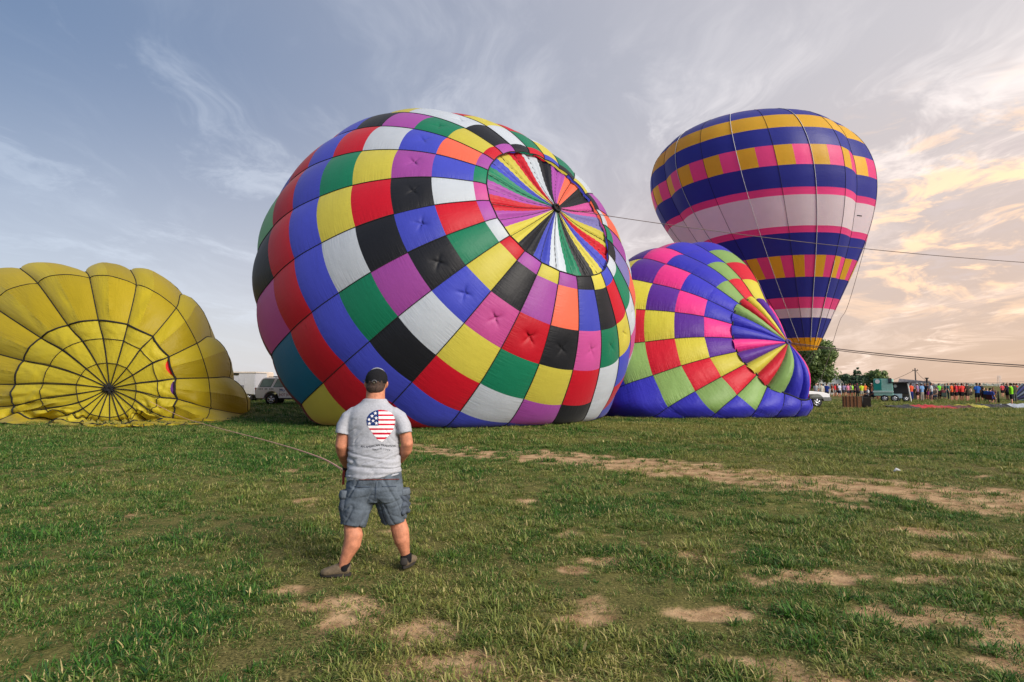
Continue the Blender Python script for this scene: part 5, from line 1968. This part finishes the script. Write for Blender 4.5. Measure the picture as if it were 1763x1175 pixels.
def build_car(name, label, loc, rz, two_tone, lettered):
    root = empty(name, loc, rz)
    tag(root, label, 'car')
    hw = 0.98
    zb = 0.46
    body = [(0.10, zb), (0.03, 0.62), (0.0, 0.95), (0.06, 1.16), (0.14, 1.22), (3.62, 1.20), (4.55, 1.12), (4.95, 1.04), (5.12, 0.90), (5.16, 0.66), (5.10, zb)]
    body += arch(4.18, 0.49, zb)
    body += arch(1.08, 0.49, zb)
    low = bevelled(extrude_poly(body, -hw, hw), 'body', WHITE_P, root, 0.03)
    if two_tone:
        for s in (-1,):
            sk = [(0.06, zb + 0.01), (0.02, 0.74), (5.13, 0.74), (5.08, zb + 0.01)] + [(x, z) for x, z in arch(4.18, 0.5, zb + 0.01)] + arch(1.08, 0.5, zb + 0.01)
            extrude_poly(sk, s * (hw + 0.012), s * (hw - 0.02)).build('lower_panel', plain('grey_cladding', lin(104, 106, 104), 0.5), root)
    cab = [(0.12, 1.19), (0.40, 1.78), (0.60, 1.88), (2.75, 1.87), (3.0, 1.80), (3.70, 1.19)]
    hw2 = 0.86
    bevelled(extrude_poly(cab, -hw2, hw2), 'cabin', WHITE_P, root, 0.05)
    gy = -hw2 - 0.004
    for q in ([(0.30, 1.26), (0.50, 1.73), (1.22, 1.75), (0.98, 1.26)], [(1.20, 1.25), (1.46, 1.75), (2.02, 1.75), (2.06, 1.25)], [(2.16, 1.25), (2.14, 1.75), (2.80, 1.73), (3.34, 1.25)]):
        cx = sum(p[0] for p in q) / 4
        cz = sum(p[1] for p in q) / 4
        fr = [(cx + (x - cx) * 1.09, cz + (z - cz) * 1.12) for x, z in q]
        f = extrude_poly(fr, gy, gy + 0.03).build('window', BLACKP, root)
        extrude_poly(q, gy - 0.012, gy + 0.02).build('pane', GLASS, f)
    # windscreen and tailgate glass
    mb = MB()
    mb.add([(3.10, -0.72, 1.79), (3.66, -0.78, 1.24), (3.66, 0.78, 1.24), (3.10, 0.72, 1.79)], [(0, 1, 2, 3)])
    ws = mb.build('windscreen', GLASS, root)
    ws.location = (0.012, 0, 0.012)
    mb = MB()
    mb.add([(0.13, -0.74, 1.26), (0.38, -0.72, 1.75), (0.38, 0.72, 1.75), (0.13, 0.74, 1.26)], [(0, 1, 2, 3)])
    tg = mb.build('tailgate_glass', GLASS, root)
    tg.location = (-0.02, 0, 0.008)
    for wx in (1.08, 4.18):
        wheel(root, wx, -hw + 0.12, side=-1)
        wheel(root, wx, hw - 0.12, side=1)
    mb = MB()
    mb.box((-0.06, 0, 0.60), (0.20, 1.9, 0.20))
    mb.box((0.0, 0, 0.44), (0.5, 0.12, 0.08))
    mb.build('rear_bumper', BLACKP, root)
    mb = MB()
    mb.box((5.16, 0, 0.60), (0.18, 1.9, 0.24))
    mb.build('front_bumper', BLACKP if not two_tone else plain('grey_bumper', lin(104, 106, 104), 0.5), root)
    mb = MB()
    mb.box((2.62, -hw + 0.02, 0.43), (2.0, 0.16, 0.10))
    mb.box((2.62, 0, 0.50), (4.6, 1.4, 0.12))
    mb.build('running_board', BLACKP, root)
    mb = MB()
    mb.box((0.02, -hw + 0.10, 1.02), (0.06, 0.14, 0.34))
    mb.build('tail_light', plain('red_lens', lin(150, 20, 24), 0.25), root)
    mb = MB()
    mb.box((5.10, -hw + 0.2, 0.92), (0.08, 0.3, 0.16))
    mb.build('headlight', plain('clear_lens', lin(214, 216, 218), 0.15), root)
    for dx in (1.72, 2.85):
        mb = MB()
        mb.box((dx, -hw - 0.012, 1.06), (0.18, 0.03, 0.04))
        mb.build('door_handle', BLACKP, root)
    mb = MB()
    mb.box((3.3, -hw - 0.06, 1.26), (0.14, 0.2, 0.16))
    mb.build('wing_mirror', BLACKP, root)
    mb = MB()
    for s in (-1, 1):
        mb.tube([(0.8, s * 0.7, 1.93), (2.6, s * 0.7, 1.92)], 0.02)
    for dx in (1.2, 2.2):
        mb.tube([(dx, -0.7, 1.93), (dx, 0.7, 1.93)], 0.018)
    mb.box((1.2, -0.55, 1.95), (0.26, 0.1, 0.06))
    mb.build('roof_rack', BLACKP, root)
    for dx in (1.62, 2.1):
        mb = MB()
        mb.box((dx if dx < 2 else 2.1, -hw - 0.001, 0.86), (0.012, 0.008, 0.62))
        mb.build('door_gap', BLACKP, root)
    if lettered:
        tb = plain('decal_blue', lin(52, 108, 190), 0.5)
        tr = plain('decal_red', lin(150, 30, 46), 0.5)
        tk = plain('decal_grey', lin(92, 96, 104), 0.5)
        flat_text('Sky Adventures', 0.26, tb, root, (1.62, -hw - 0.006, 0.94), 1.75, shear=0.25)
        flat_text('HOT AIR BALLOONS', 0.26, tr, root, (1.62, -hw - 0.006, 0.62), 1.75)
        mb = MB()
        for i in range(10):
            if i not in (3, 6):
                mb.box((0.28 + i * 0.10, -hw - 0.002, 1.10), (0.06, 0.008, 0.08))
        mb.build('number_marks', tk, root)
    return root


p = at(446, 697, 40.5)
build_car('parked_car', 'white estate car with blue and red balloon lettering on its side behind the yellow balloon', (p.x, p.y, float(terrain(p.x, p.y)) - 0.02), math.radians(6), False, True)
p = at(1416.5, 700, 44.0)
build_car('pickup_truck', 'white car with grey lower body showing its front wheel beside the purple balloon', (p.x - 5.15, p.y, float(terrain(p.x, p.y))), math.radians(-2), True, False)


def build_trailer(label, loc, rz, L, Hh, Wd, front_c, side_c, kind):
    root = empty('box_trailer', loc, rz)
    tag(root, label, 'trailer')
    zc = 0.55 + Hh / 2
    mb = MB()
    mb.box((L / 2, 0, zc), (L, Wd, Hh))
    bevelled(mb, 'body', side_c, root, 0.05)
    if kind == 'teal':
        for i, (x0, x1, m) in enumerate(((0.04, L * 0.42, front_c),)):
            mb = MB()
            mb.box(((x0 + x1) / 2, -Wd / 2 - 0.02, zc + 0.25), (x1 - x0, 0.04, Hh - 0.6))
            pn = mb.build('teal_panel', m, root)
            mb = MB()
            mb.tube([((x0 + x1) / 2, -Wd / 2 - 0.05, zc + 0.55), ((x0 + x1) / 2, -Wd / 2 - 0.042, zc + 0.55)], 0.2, 16)
            mb.build('round_badge', WHITE_P, pn)
        mb = MB()
        mb.box((L * 0.86, -Wd / 2 - 0.02, zc + 0.62), (L * 0.16, 0.04, 0.5))
        w = mb.build('window', BLACKP, root)
        mb = MB()
        mb.box((L * 0.86, -Wd / 2 - 0.045, zc + 0.62), (L * 0.13, 0.012, 0.38))
        mb.build('pane', plain('dark_glass', lin(40, 60, 70), 0.1), w)
        mb = MB()
        mb.box((L / 2, -Wd / 2 - 0.03, 0.95), (L + 0.1, 0.06, 0.14))
        mb.build('rub_rail', plain('pale_trim', lin(190, 214, 210), 0.5), root)
    if kind == 'white':
        mb = MB()
        mb.box((L / 2, 0, 0.55 + Hh + 0.03), (L + 0.1, Wd + 0.1, 0.1))
        mb.build('roof_cap', plain('roof_cream', lin(238, 226, 216), 0.5), root)
        mb = MB()
        mb.box((L * 0.36, -Wd / 2 - 0.012, 0.55 + Hh * 0.22), (L * 0.70, 0.024, Hh * 0.42))
        mb.build('lower_panel', plain('grey_stoneguard', lin(128, 128, 138), 0.5), root)
        for i in range(5):
            mb = MB()
            mb.box((L * (0.1 + 0.16 * i), -Wd / 2 - 0.008, 0.55 + Hh * 0.72), (0.03, 0.016, Hh * 0.5))
            mb.build('panel_rib', plain('rib_white', lin(206, 208, 216), 0.5), root)
        mb = MB()
        mb.box((L * 0.3, -Wd / 2 - 0.05, 0.55 + Hh - 0.10), (L * 0.55, 0.08, 0.08))
        mb.build('awning_rail', BLACKP, root)
    for dx in (L * 0.55, L * 0.55 + 0.8):
        wheel(root, dx, -Wd / 2 + 0.1, 0.33, 0.22, -1)
    mb = MB()
    mb.tube([(0, 0, 0.5), (-1.1, 0, 0.45)], 0.05)
    mb.tube([(-1.0, 0, 0.45), (-1.0, 0, 0.02)], 0.035)
    mb.build('drawbar', BLACKP, root)
    return root


p = at(384, 692, 47)
build_trailer('pale box trailer with grey lower panel parked left of the lettered car', (p.x, p.y, float(terrain(p.x, p.y))), 0.0, 3.05, 1.75, 2.2, WHITE_P, plain('trailer_white', lin(206, 208, 218), 0.45, var=0.06), 'white')
p = at(424, 692, 49)
build_trailer('cream box trailer standing behind the grey-panelled one', (p.x + 0.1, p.y, float(terrain(p.x, p.y))), 0.0, 1.75, 1.85, 2.0, WHITE_P, plain('trailer_cream', lin(232, 214, 200), 0.5, var=0.06), 'plain')
TEAL = plain('teal_paint', lin(20, 136, 128), 0.45)
p = at(1506.5, 697, 56)
build_trailer('teal and pale green trailer with a round white badge behind the crowd', (p.x, p.y, float(terrain(p.x, p.y))), -0.62, 1.55, 1.62, 1.9, TEAL, plain('mint_paint', lin(150, 196, 186), 0.5), 'teal')


def build_dark_trailer():
    p = at(1534, 697, 55)
    root = empty('service_trailer', (p.x, p.y, float(terrain(p.x, p.y))), -0.52)
    tag(root, 'open black service trailer with a round white badge next to the teal trailer', 'trailer')
    mb = MB()
    mb.box((0.75, 0.6, 1.28), (1.48, 1.4, 1.05))
    b = bevelled(mb, 'body', plain('black_paint', lin(34, 32, 36), 0.45), root, 0.04)
    mb = MB()
    mb.tube([(0.4, -0.13, 1.48), (0.4, -0.105, 1.48)], 0.14, 16)
    mb.build('round_badge', WHITE_P, b)
    mb = MB()
    mb.box((0.45, -0.15, 0.55), (0.9, 0.08, 0.42))
    mb.build('counter', plain('pale_blue_board', lin(176, 200, 214), 0.6), root)
    mb = MB()
    mb.box((0.95, 0.3, 1.85), (2.1, 2.0, 0.06))
    mb.build('awning', plain('dark_awning', lin(44, 42, 44), 0.8), root)
    mb = MB()
    mb.tube([(1.55, -0.6, 0.02), (1.35, -0.6, 1.75)], 0.06, 8)
    mb.build('awning_pole', plain('pale_pole', lin(206, 204, 200), 0.6), root)
    wheel(root, 0.5, 0.0, 0.3, 0.2, -1)
    wheel(root, 1.2, 0.0, 0.3, 0.2, -1)


build_dark_trailer()


# ------------------------------------------------------------------ buildings
def build_house():
    D = 100.0
    p = at(1414, 690, D)
    root = empty('house', (p.x, p.y, 0), -0.48)
    tag(root, 'small white gabled house partly behind the big tree', 'house')
    wl = plain('white_siding', lin(232, 230, 224), 0.7, var=0.05)
    L, hw, he, hr = 3.5, 3.2, 2.35, 4.3
    x0 = -0.4
    mb = MB()
    xm = x0 + L / 2
    mb.add([(x0, 0, 0), (x0 + L, 0, 0), (x0 + L, 0, he), (xm, 0, hr), (x0, 0, he)], [(0, 1, 2, 3, 4)])
    mb.add([(x0, 6, 0), (x0 + L, 6, 0), (x0 + L, 6, he), (xm, 6, hr), (x0, 6, he)], [(4, 3, 2, 1, 0)])
    mb.add([(x0 + L, 0, 0), (x0 + L, 6, 0), (x0 + L, 6, he), (x0 + L, 0, he)], [(0, 1, 2, 3)])
    mb.add([(x0, 0, 0), (x0, 6, 0), (x0, 6, he), (x0, 0, he)], [(3, 2, 1, 0)])
    mb.build('wall', wl, root)
    rf = plain('pale_shingle', lin(206, 202, 196), 0.8)
    mb = MB()
    for s in (-1, 1):
        xe = xm + s * (L / 2 + 0.25)
        ze = he - 0.25 * (hr - he) / (L / 2)
        mb.add([(xm, -0.25, hr + 0.05), (xe, -0.25, ze + 0.05), (xe, 6.2, ze + 0.05), (xm, 6.2, hr + 0.05), (xm, -0.25, hr + 0.16), (xe, -0.25, ze + 0.16), (xe, 6.2, ze + 0.16), (xm, 6.2, hr + 0.16)],
               [(0, 1, 2, 3), (7, 6, 5, 4), (0, 4, 5, 1), (2, 6, 7, 3), (1, 5, 6, 2)])
    mb.build('roof', rf, root)
    for wx in (x0 + 0.75, x0 + 2.1, x0 + 2.65):
        mb = MB()
        mb.box((wx, -0.03, 1.55), (0.5, 0.06, 0.85))
        w = mb.build('window', plain('frame_grey', lin(190, 190, 190), 0.6), root)
        for s in (-1, 1):
            mb = MB()
            mb.box((wx, -0.066, 1.55 + s * 0.2), (0.38, 0.02, 0.34))
            mb.build('pane', plain('dim_glass', lin(84, 96, 110), 0.15), w)


build_house()


def build_pavilion():
    D = 66.0
    p = at(1552, 693, D)
    root = empty('pavilion', (p.x, p.y, 0), -0.55)
    tag(root, 'long open shed with a ribbed grey metal roof behind the crowd', 'building')
    steel = plain('grey_sheet', lin(150, 146, 146), 0.55, 0.1, var=0.15, scale=3)
    L = 3.3
    mb = MB()
    mb.add([(-0.35, 0, 1.66), (L + 0.2, 0, 1.30), (L - 0.35, 2.6, 2.05), (0.0, 2.6, 2.42), (-0.35, 0, 1.60), (L + 0.2, 0, 1.24), (L - 0.35, 2.6, 1.99), (0.0, 2.6, 2.36)],
           [(0, 1, 2, 3), (7, 6, 5, 4), (0, 4, 5, 1), (1, 5, 6, 2), (2, 6, 7, 3), (3, 7, 4, 0)])
    rf = mb.build('roof', steel, root)
    rib = plain('rib_grey', lin(104, 102, 106), 0.6)  # ribs coloured a darker grey than the roof sheet
    for i in range(24):
        t = (i + 0.5) / 24
        a = Vector((-0.35, 0, 1.69)).lerp(Vector((L + 0.2, 0, 1.33)), t)
        b = Vector((0, 2.6, 2.45)).lerp(Vector((L - 0.35, 2.6, 2.08)), t)
        mb = MB()
        mb.tube([a, b], 0.03, 4)
        mb.build('roof_rib', rib, rf)
    mb = MB()
    mb.box((L / 2, -0.03, 1.38), (0.01, 0.01, 0.01))
    mb = MB()
    mb.add([(-0.35, -0.02, 1.58), (L + 0.2, -0.02, 1.22), (L + 0.2, -0.02, 1.02), (-0.35, -0.02, 1.38)], [(0, 1, 2, 3)])
    mb.build('fascia', plain('pale_fascia', lin(196, 188, 180), 0.7), root)
    mb = MB()
    mb.box((L / 2, 2.4, 0.6), (L - 0.1, 0.1, 1.2))
    mb.build('back_wall', plain('olive_board', lin(98, 96, 84), 0.8), root)
    for i in range(5):
        mb = MB()
        mb.box((0.1 + i * (L - 0.2) / 4, 0.1, 0.62), (0.1, 0.1, 1.24))
        mb.build('post', plain('brown_post', lin(96, 76, 62), 0.8), root)
    mb = MB()
    mb.tube([(L - 0.7, 1.9, 1.9), (L - 0.7, 1.9, 2.4)], 0.1, 10)
    mb.tube([(L - 0.7, 1.9, 2.4), (L - 0.7, 1.9, 2.52)], 0.2, 10)
    mb.build('roof_vent', BLACKP, root)


build_pavilion()


# ------------------------------------------------------------------ basket, flat fabric, poles, lines
def build_basket():
    D = 42.0
    p = at(1468, 703.5, D)
    root = empty('wicker_basket', (p.x, p.y, float(terrain(p.x, p.y)) + 0.02), -0.42)
    tag(root, 'brown wicker balloon basket tipped on its side with its dark open end to the right', 'basket')
    brown = plain('woven_wicker', lin(124, 84, 56), 0.85, var=0.3, scale=25, bump=0.6)
    dark = plain('leather_trim', lin(52, 36, 28), 0.7)
    L, S = 1.15, 0.80
    for nm, c, s in (('side_wall', (0, -S / 2, S / 2), (L, 0.05, S)), ('side_wall', (0, S / 2, S / 2), (L, 0.05, S)), ('side_wall', (0, 0, 0.028), (L, S - 0.06, 0.05)), ('side_wall', (0, 0, S - 0.025), (L, S - 0.06, 0.05)), ('basket_floor', (-L / 2, 0, S / 2), (0.06, S, S + 0.02))):
        mb = MB()
        mb.box(c, s)
        bevelled(mb, nm, brown, root, 0.01)
    for x in (-0.42, -0.18, 0.06, 0.26):
        mb = MB()
        mb.box((x, 0, S / 2), (0.055, S + 0.09, S + 0.04))
        bevelled(mb, 'leather_band', dark, root, 0.012)
    mb = MB()
    mb.tube([(L / 2, sy * S / 2, S / 2 + sz * S / 2) for sy, sz in ((-1, -1), (1, -1), (1, 1), (-1, 1), (-1, -1))], 0.05, 8)
    mb.build('padded_rim', BLACKP, root, True)
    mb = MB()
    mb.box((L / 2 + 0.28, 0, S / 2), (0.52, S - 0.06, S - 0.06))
    bevelled(mb, 'dark_mouth_block', plain('mouth_black', lin(34, 28, 26), 0.9, bump=0.3), root, 0.06)  # solid black block put in for the dark inside of the open end
    for s in (-1, 1):
        for t in (-1, 1):
            mb = MB()
            mb.tube([(L / 2, s * 0.33, S / 2 + t * 0.33), (L / 2 + 0.62, s * 0.28, S / 2 + t * 0.26)], 0.025, 6)
            mb.build('upright', plain('padded_upright', lin(60, 60, 64), 0.7), root, True)


build_basket()


def heap(name, label, cells, mat_names, thick):
    """slack fabric spread on the ground: a long low rumpled strip"""
    root = empty(name, cells[0])
    return root


def flat_fabric(label, x0, x1, D0, wide, cols, seed, zmax):
    p0, p1 = at(x0, 703, D0), at(x1, 703, D0)
    root = empty('spread_envelope', (p0.x, p0.y, 0))
    tag(root, label, 'fabric')
    L = p1.x - p0.x
    n = len(cols)
    for i, (m, f0, f1) in enumerate(cols):
        def fn(u, v, f0=f0, f1=f1):
            x = (f0 + (f1 - f0) * u) * L
            y = (v - 0.5) * wide
            env = np.sin(np.clip(v, 0, 1) * math.pi) ** 0.6
            z = np.zeros_like(x)
            for idx, _ in np.ndenumerate(x):
                z[idx] = zmax * (0.35 + 0.65 * abs(noise.noise(Vector((x[idx] * 1.3 + seed, y[idx] * 1.7, seed)))) + 0.3 * noise.noise(Vector((x[idx] * 5, y[idx] * 4, seed))))
            gz = terrain(x + p0.x, y + p0.y)
            return np.stack([x, y + 0.15 * np.sin(x * 2 + seed), np.maximum(z, 0.05) * env + 0.015 + gz], -1)
        grid_panel('fabric_panel', fn, 30, 12, m, root)
    return root


flat_fabric('rumpled red and black envelope fabric spread on the grass before the crowd', 1528, 1664, 41.5, 2.2, [(FAB['black'], 0, 0.30), (FAB['red'], 0.30, 0.72), (FAB['maroon'], 0.72, 1.0)], 3.0, 0.34)
flat_fabric('rumpled white and yellow envelope fabric spread at the right edge', 1660, 1790, 42.5, 2.4, [(FAB['yellow'], 0, 0.16), (FAB['black'], 0.16, 0.52), (FAB['white'], 0.52, 1.0)], 9.0, 0.4)
p = at(1752, 668, 60)


def build_grey_envelope():
    p = at(1768, 698, 58)
    root = empty('hot_air_balloon', (p.x, p.y, 0))
    tag(root, 'grey striped balloon starting to swell at the far right edge', 'balloon')
    cols_ = [FAB['grey'], FAB['white'], FAB['grey'], FAB['lavender']]
    n = 14
    for k in range(n):
        a0, a1 = math.pi * k / n, math.pi * (k + 1) / n
        def fn(u, v, a0=a0, a1=a1):
            a = a0 + (a1 - a0) * u
            r = 2.1 * np.sin(np.clip(0.08 + v * 0.92, 0, 1) * math.pi * 0.62) + 0.10 * np.sin(math.pi * u)
            return np.stack([-1.0 - 0.2 + v * 3.5 - 0.0 * a, -np.cos(a) * r * 1.2, np.sin(a) * r + 0.03], -1)
        grid_panel('fabric_panel', fn, 6, 16, cols_[k % 4], root)


build_grey_envelope()


def pole(px, top, foot, D, label, r=0.13):
    p = at(px, foot, D)
    t = at(px, top, D)
    root = empty('utility_pole', (p.x, p.y, 0))
    tag(root, label, 'pole')
    wood = plain('weathered_pole', lin(84, 74, 70), 0.9)
    mb = MB()
    mb.tube([(0, 0, 0), (-0.004 * t.z, 0, t.z)], [r, r * 0.75], 8)
    mb.build('shaft', wood, root, True)
    mb = MB()
    mb.box((0, 0, t.z - 0.4), (0.9, 0.1, 0.1))
    mb.build('crossarm', wood, root)
    for s in (-1, 1):
        mb = MB()
        mb.tube([(s * 0.38, 0, t.z - 0.35), (s * 0.38, 0, t.z - 0.2)], 0.05, 6)
        mb.build('insulator', plain('porcelain', lin(120, 110, 104), 0.4), root)
    return Vector((p.x, p.y, t.z - 0.25))


pa = pole(1578.5, 634, 690, 95, 'taller wooden utility pole rising behind the shed roof', 0.12)
pb = pole(1598, 653.5, 690, 105, 'shorter wooden utility pole right of the shed', 0.12)
for lab, a, b, s in (('power line dipping between the two wooden poles', pa, pb, 0.3), ('power line running right from the shorter pole', pb, at(1800, 654, 120), 0.5), ('power line running left from the taller pole', pa, at(1500, 662, 120), 0.5)):
    o = rope('power_line', lab, [a, b], 0.03, ROPE_G, s)
    o['category'] = 'power line'


def build_pylon():
    D = 700.0
    p = at(1722.5, 690, D)
    root = empty('transmission_tower', (p.x, p.y, 0))
    tag(root, 'haze-pale steel lattice transmission tower on the far horizon', 'tower')
    st = plain('haze_pale_steel', lin(196, 184, 180), 0.6, 0.2)  # light grey carries the distance haze in the steel's colour
    top = at(1722.5, 647, D).z
    mb = MB()
    w0, w1 = 3.4, 1.6
    cs = [(-1, -1), (1, -1), (1, 1), (-1, 1)]
    lv = np.linspace(0, top, 9)
    for sx, sy in cs:
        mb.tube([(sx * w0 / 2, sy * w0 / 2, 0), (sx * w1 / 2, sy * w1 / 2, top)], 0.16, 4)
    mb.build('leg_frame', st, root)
    mb = MB()
    for z0, z1 in zip(lv[:-1], lv[1:]):
        a = (w0 + (w1 - w0) * z0 / top) / 2
        b = (w0 + (w1 - w0) * z1 / top) / 2
        for s in (-1, 1):
            mb.tube([(s * a, -a, z0), (-s * b, -b, z1)], 0.1, 4)
        mb.tube([(-b, -b, z1), (b, -b, z1)], 0.1, 4)
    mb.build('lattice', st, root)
    for z, wd in ((top - 0.8, 6.2), (top - 3.2, 6.8), (top - 5.6, 6.2)):
        mb = MB()
        mb.tube([(-wd / 2, 0, z), (0, 0, z + 0.7), (wd / 2, 0, z), (-wd / 2, 0, z)], 0.16, 4)
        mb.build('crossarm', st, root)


build_pylon()
p = at(1720, 699, 50)
root = empty('fence_post', (p.x, p.y, float(terrain(p.x, p.y))))
tag(root, 'dark post standing between the seated blue shirts and the red shirt', 'post')
mb = MB()
mb.tube([(0, 0, 0), (0, 0, 1.0), (0, 0, 1.08)], [0.07, 0.07, 0.03], 8)
mb.build('shaft', plain('dark_green_paint', lin(36, 44, 40), 0.7), root, True)
mb = MB()
mb.tube([(-0.08, 0, 0.8), (0.08, 0, 0.8)], 0.02, 6)
mb.build('bolt', CHROME, root)
mb = MB()
q = at_y(1539, 808, 10.9)
mb.tube([(0, 0, 0.02), (0.06, 0.02, 0.05), (0.11, -0.01, 0.03)], [0.015, 0.028, 0.012], 7)
o = mb.build('litter', plain('paper', lin(190, 190, 192), 0.9), None, True)
o.location = (q.x, q.y, 0.03)
tag(o, 'crumpled white scrap lying at the edge of the grass by the dirt trail', 'litter')


# ------------------------------------------------------------------ trees
BARK = plain('bark', lin(74, 62, 52), 0.95, var=0.25, scale=6, bump=0.5)


def leaf_mat(name, c0, c1):
    m, n, out = new_mat(name)
    a = n.node('ShaderNodeAttribute', attribute_name='leaf')
    c = n.mix(a.outputs['Fac'], c0, c1)
    b = n.node('ShaderNodeBsdfPrincipled')
    n.link(c, b.inputs['Base Color'])
    b.inputs['Roughness'].default_value = 0.6
    t = n.node('ShaderNodeBsdfTranslucent')
    n.link(c, t.inputs[0])
    mx = n.node('ShaderNodeMixShader')
    mx.inputs[0].default_value = 0.3
    n.link(b.outputs[0], mx.inputs[1])
    n.link(t.outputs[0], mx.inputs[2])
    n.link(mx.outputs[0], out.inputs[0])
    return m


LEAF = leaf_mat('broad_leaf', lin(56, 82, 46), lin(132, 152, 86))
LEAF_D = leaf_mat('far_leaf', lin(52, 78, 58), lin(96, 118, 84))


def tree(label, px0, px1, top, foot, D, n_leaf, leaf, mat, seed, low=0.2, group=None, clumps=26):
    rnd = random.Random(seed)
    cx = (px0 + px1) / 2
    p = at(cx, foot, D)
    x, y = p.x, p.y
    hgt = at(cx, top, D).z
    rad = (px1 - px0) / 2 / F * D
    root = empty('tree', (x, y, 0))
    tag(root, label, 'tree', group)
    zb = hgt * low
    mb = MB()
    mb.tube([(0, 0, -0.1), (0.05, 0, zb), (0.1, 0.1, hgt * 0.5), (0.0, 0.1, hgt * 0.8)], [rad * 0.085 + 0.05, rad * 0.07, rad * 0.045, 0.03], 8)
    cl = []
    for i in range(clumps):
        while True:
            q = Vector((rnd.uniform(-1, 1), rnd.uniform(-1, 1), rnd.uniform(-1, 1)))
            if 0.25 < q.length < 1:
                break
        zz = q.z
        sh = 1.0 - 0.35 * max(0, zz) ** 2 - 0.12 * max(0, -zz)
        c = Vector((q.x * rad * 0.80 * sh, q.y * rad * 0.80 * sh, (zb + hgt) / 2 + zz * (hgt - zb) / 2 * 0.84))
        cl.append((c, rad * rnd.uniform(0.20, 0.36)))
    for c, r in cl[:12]:
        mb.tube([(0.05, 0.03, min(c.z * 0.75, hgt * 0.6)), tuple(Vector((0, 0, c.z * 0.85)).lerp(c, 0.5)), tuple(c)], [rad * 0.03, rad * 0.018, 0.015], 5)
    mb.build('trunk', BARK, root, True)
    v, f, lv = [], [], []
    for _ in range(n_leaf):
        c, r = cl[rnd.randrange(len(cl))]
        d = Vector((rnd.gauss(0, 1), rnd.gauss(0, 1), rnd.gauss(0, 0.85))).normalized() * r * (rnd.random() ** 0.45)
        q = c + d
        s = leaf * rnd.uniform(0.6, 1.4)
        n1 = (d.normalized() + Vector((rnd.gauss(0, 0.6), rnd.gauss(0, 0.6), rnd.gauss(0.3, 0.6)))).normalized()
        t1 = n1.orthogonal().normalized()
        t2 = n1.cross(t1)
        a = rnd.uniform(0, 6.28)
        e1 = (t1 * math.cos(a) + t2 * math.sin(a)) * s
        e2 = (t2 * math.cos(a) - t1 * math.sin(a)) * s * 0.6
        b0 = len(v)
        v += [q - e1, q + e2, q + e1, q - e2]
        f.append((b0, b0 + 1, b0 + 2, b0 + 3))
        val = rnd.random()
        lv += [val] * 4
    o = mesh_obj('crown', v, f, mat, root, False)
    at2 = o.data.attributes.new('leaf', 'FLOAT', 'POINT')
    at2.data.foreach_set('value', np.array(lv, dtype=np.float32))
    return root


tree('large leafy tree rising behind the right end of the purple balloon', 1362, 1446, 566, 692, 82, 15000, 0.17, LEAF, 3, 0.08, None, 70)
G = 'far trees behind the crowd'
tree('rounded dark green tree at the left of the far clump', 1432, 1474, 643, 690, 120, 7000, 0.28, LEAF_D, 5, 0.0, G, 40)
tree('low bushy tree in the middle of the far clump', 1458, 1506, 645, 690, 118, 7000, 0.28, LEAF_D, 6, 0.0, G, 40)
tree('thin open tree poking above the far clump', 1470, 1486, 632, 690, 124, 1200, 0.2, LEAF_D, 7, 0.45, G, 12)
tree('pointed dark tree at the right of the far clump', 1490, 1534, 634, 690, 116, 7000, 0.26, LEAF, 8, 0.0, G, 40)


def far_woods():
    v, f, lv = [], [], []
    rnd = random.Random(11)
    for i in range(9000):
        x = rnd.uniform(-1500, 2300)
        y = 1400 + rnd.uniform(-60, 60)
        h = 5.5 + 3.0 * noise.noise(Vector((x * 0.006, 1.0, 0))) + 2 * noise.noise(Vector((x * 0.03, 4.0, 0)))
        z = rnd.random() * max(1.5, h)
        s = rnd.uniform(1.2, 3.0)
        b0 = len(v)
        n1 = Vector((rnd.gauss(0, 0.5), -1, rnd.gauss(0.3, 0.5))).normalized()
        t1 = n1.orthogonal().normalized() * s
        t2 = n1.cross(t1)
        q = Vector((x, y, z))
        v += [q - t1, q + t2, q + t1, q - t2]
        f.append((b0, b0 + 1, b0 + 2, b0 + 3))
        lv += [rnd.random()] * 4
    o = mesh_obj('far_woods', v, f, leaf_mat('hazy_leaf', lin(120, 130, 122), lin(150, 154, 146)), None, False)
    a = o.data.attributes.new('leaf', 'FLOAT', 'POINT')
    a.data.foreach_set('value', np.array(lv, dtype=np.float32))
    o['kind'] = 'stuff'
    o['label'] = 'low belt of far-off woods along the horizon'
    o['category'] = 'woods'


far_woods()
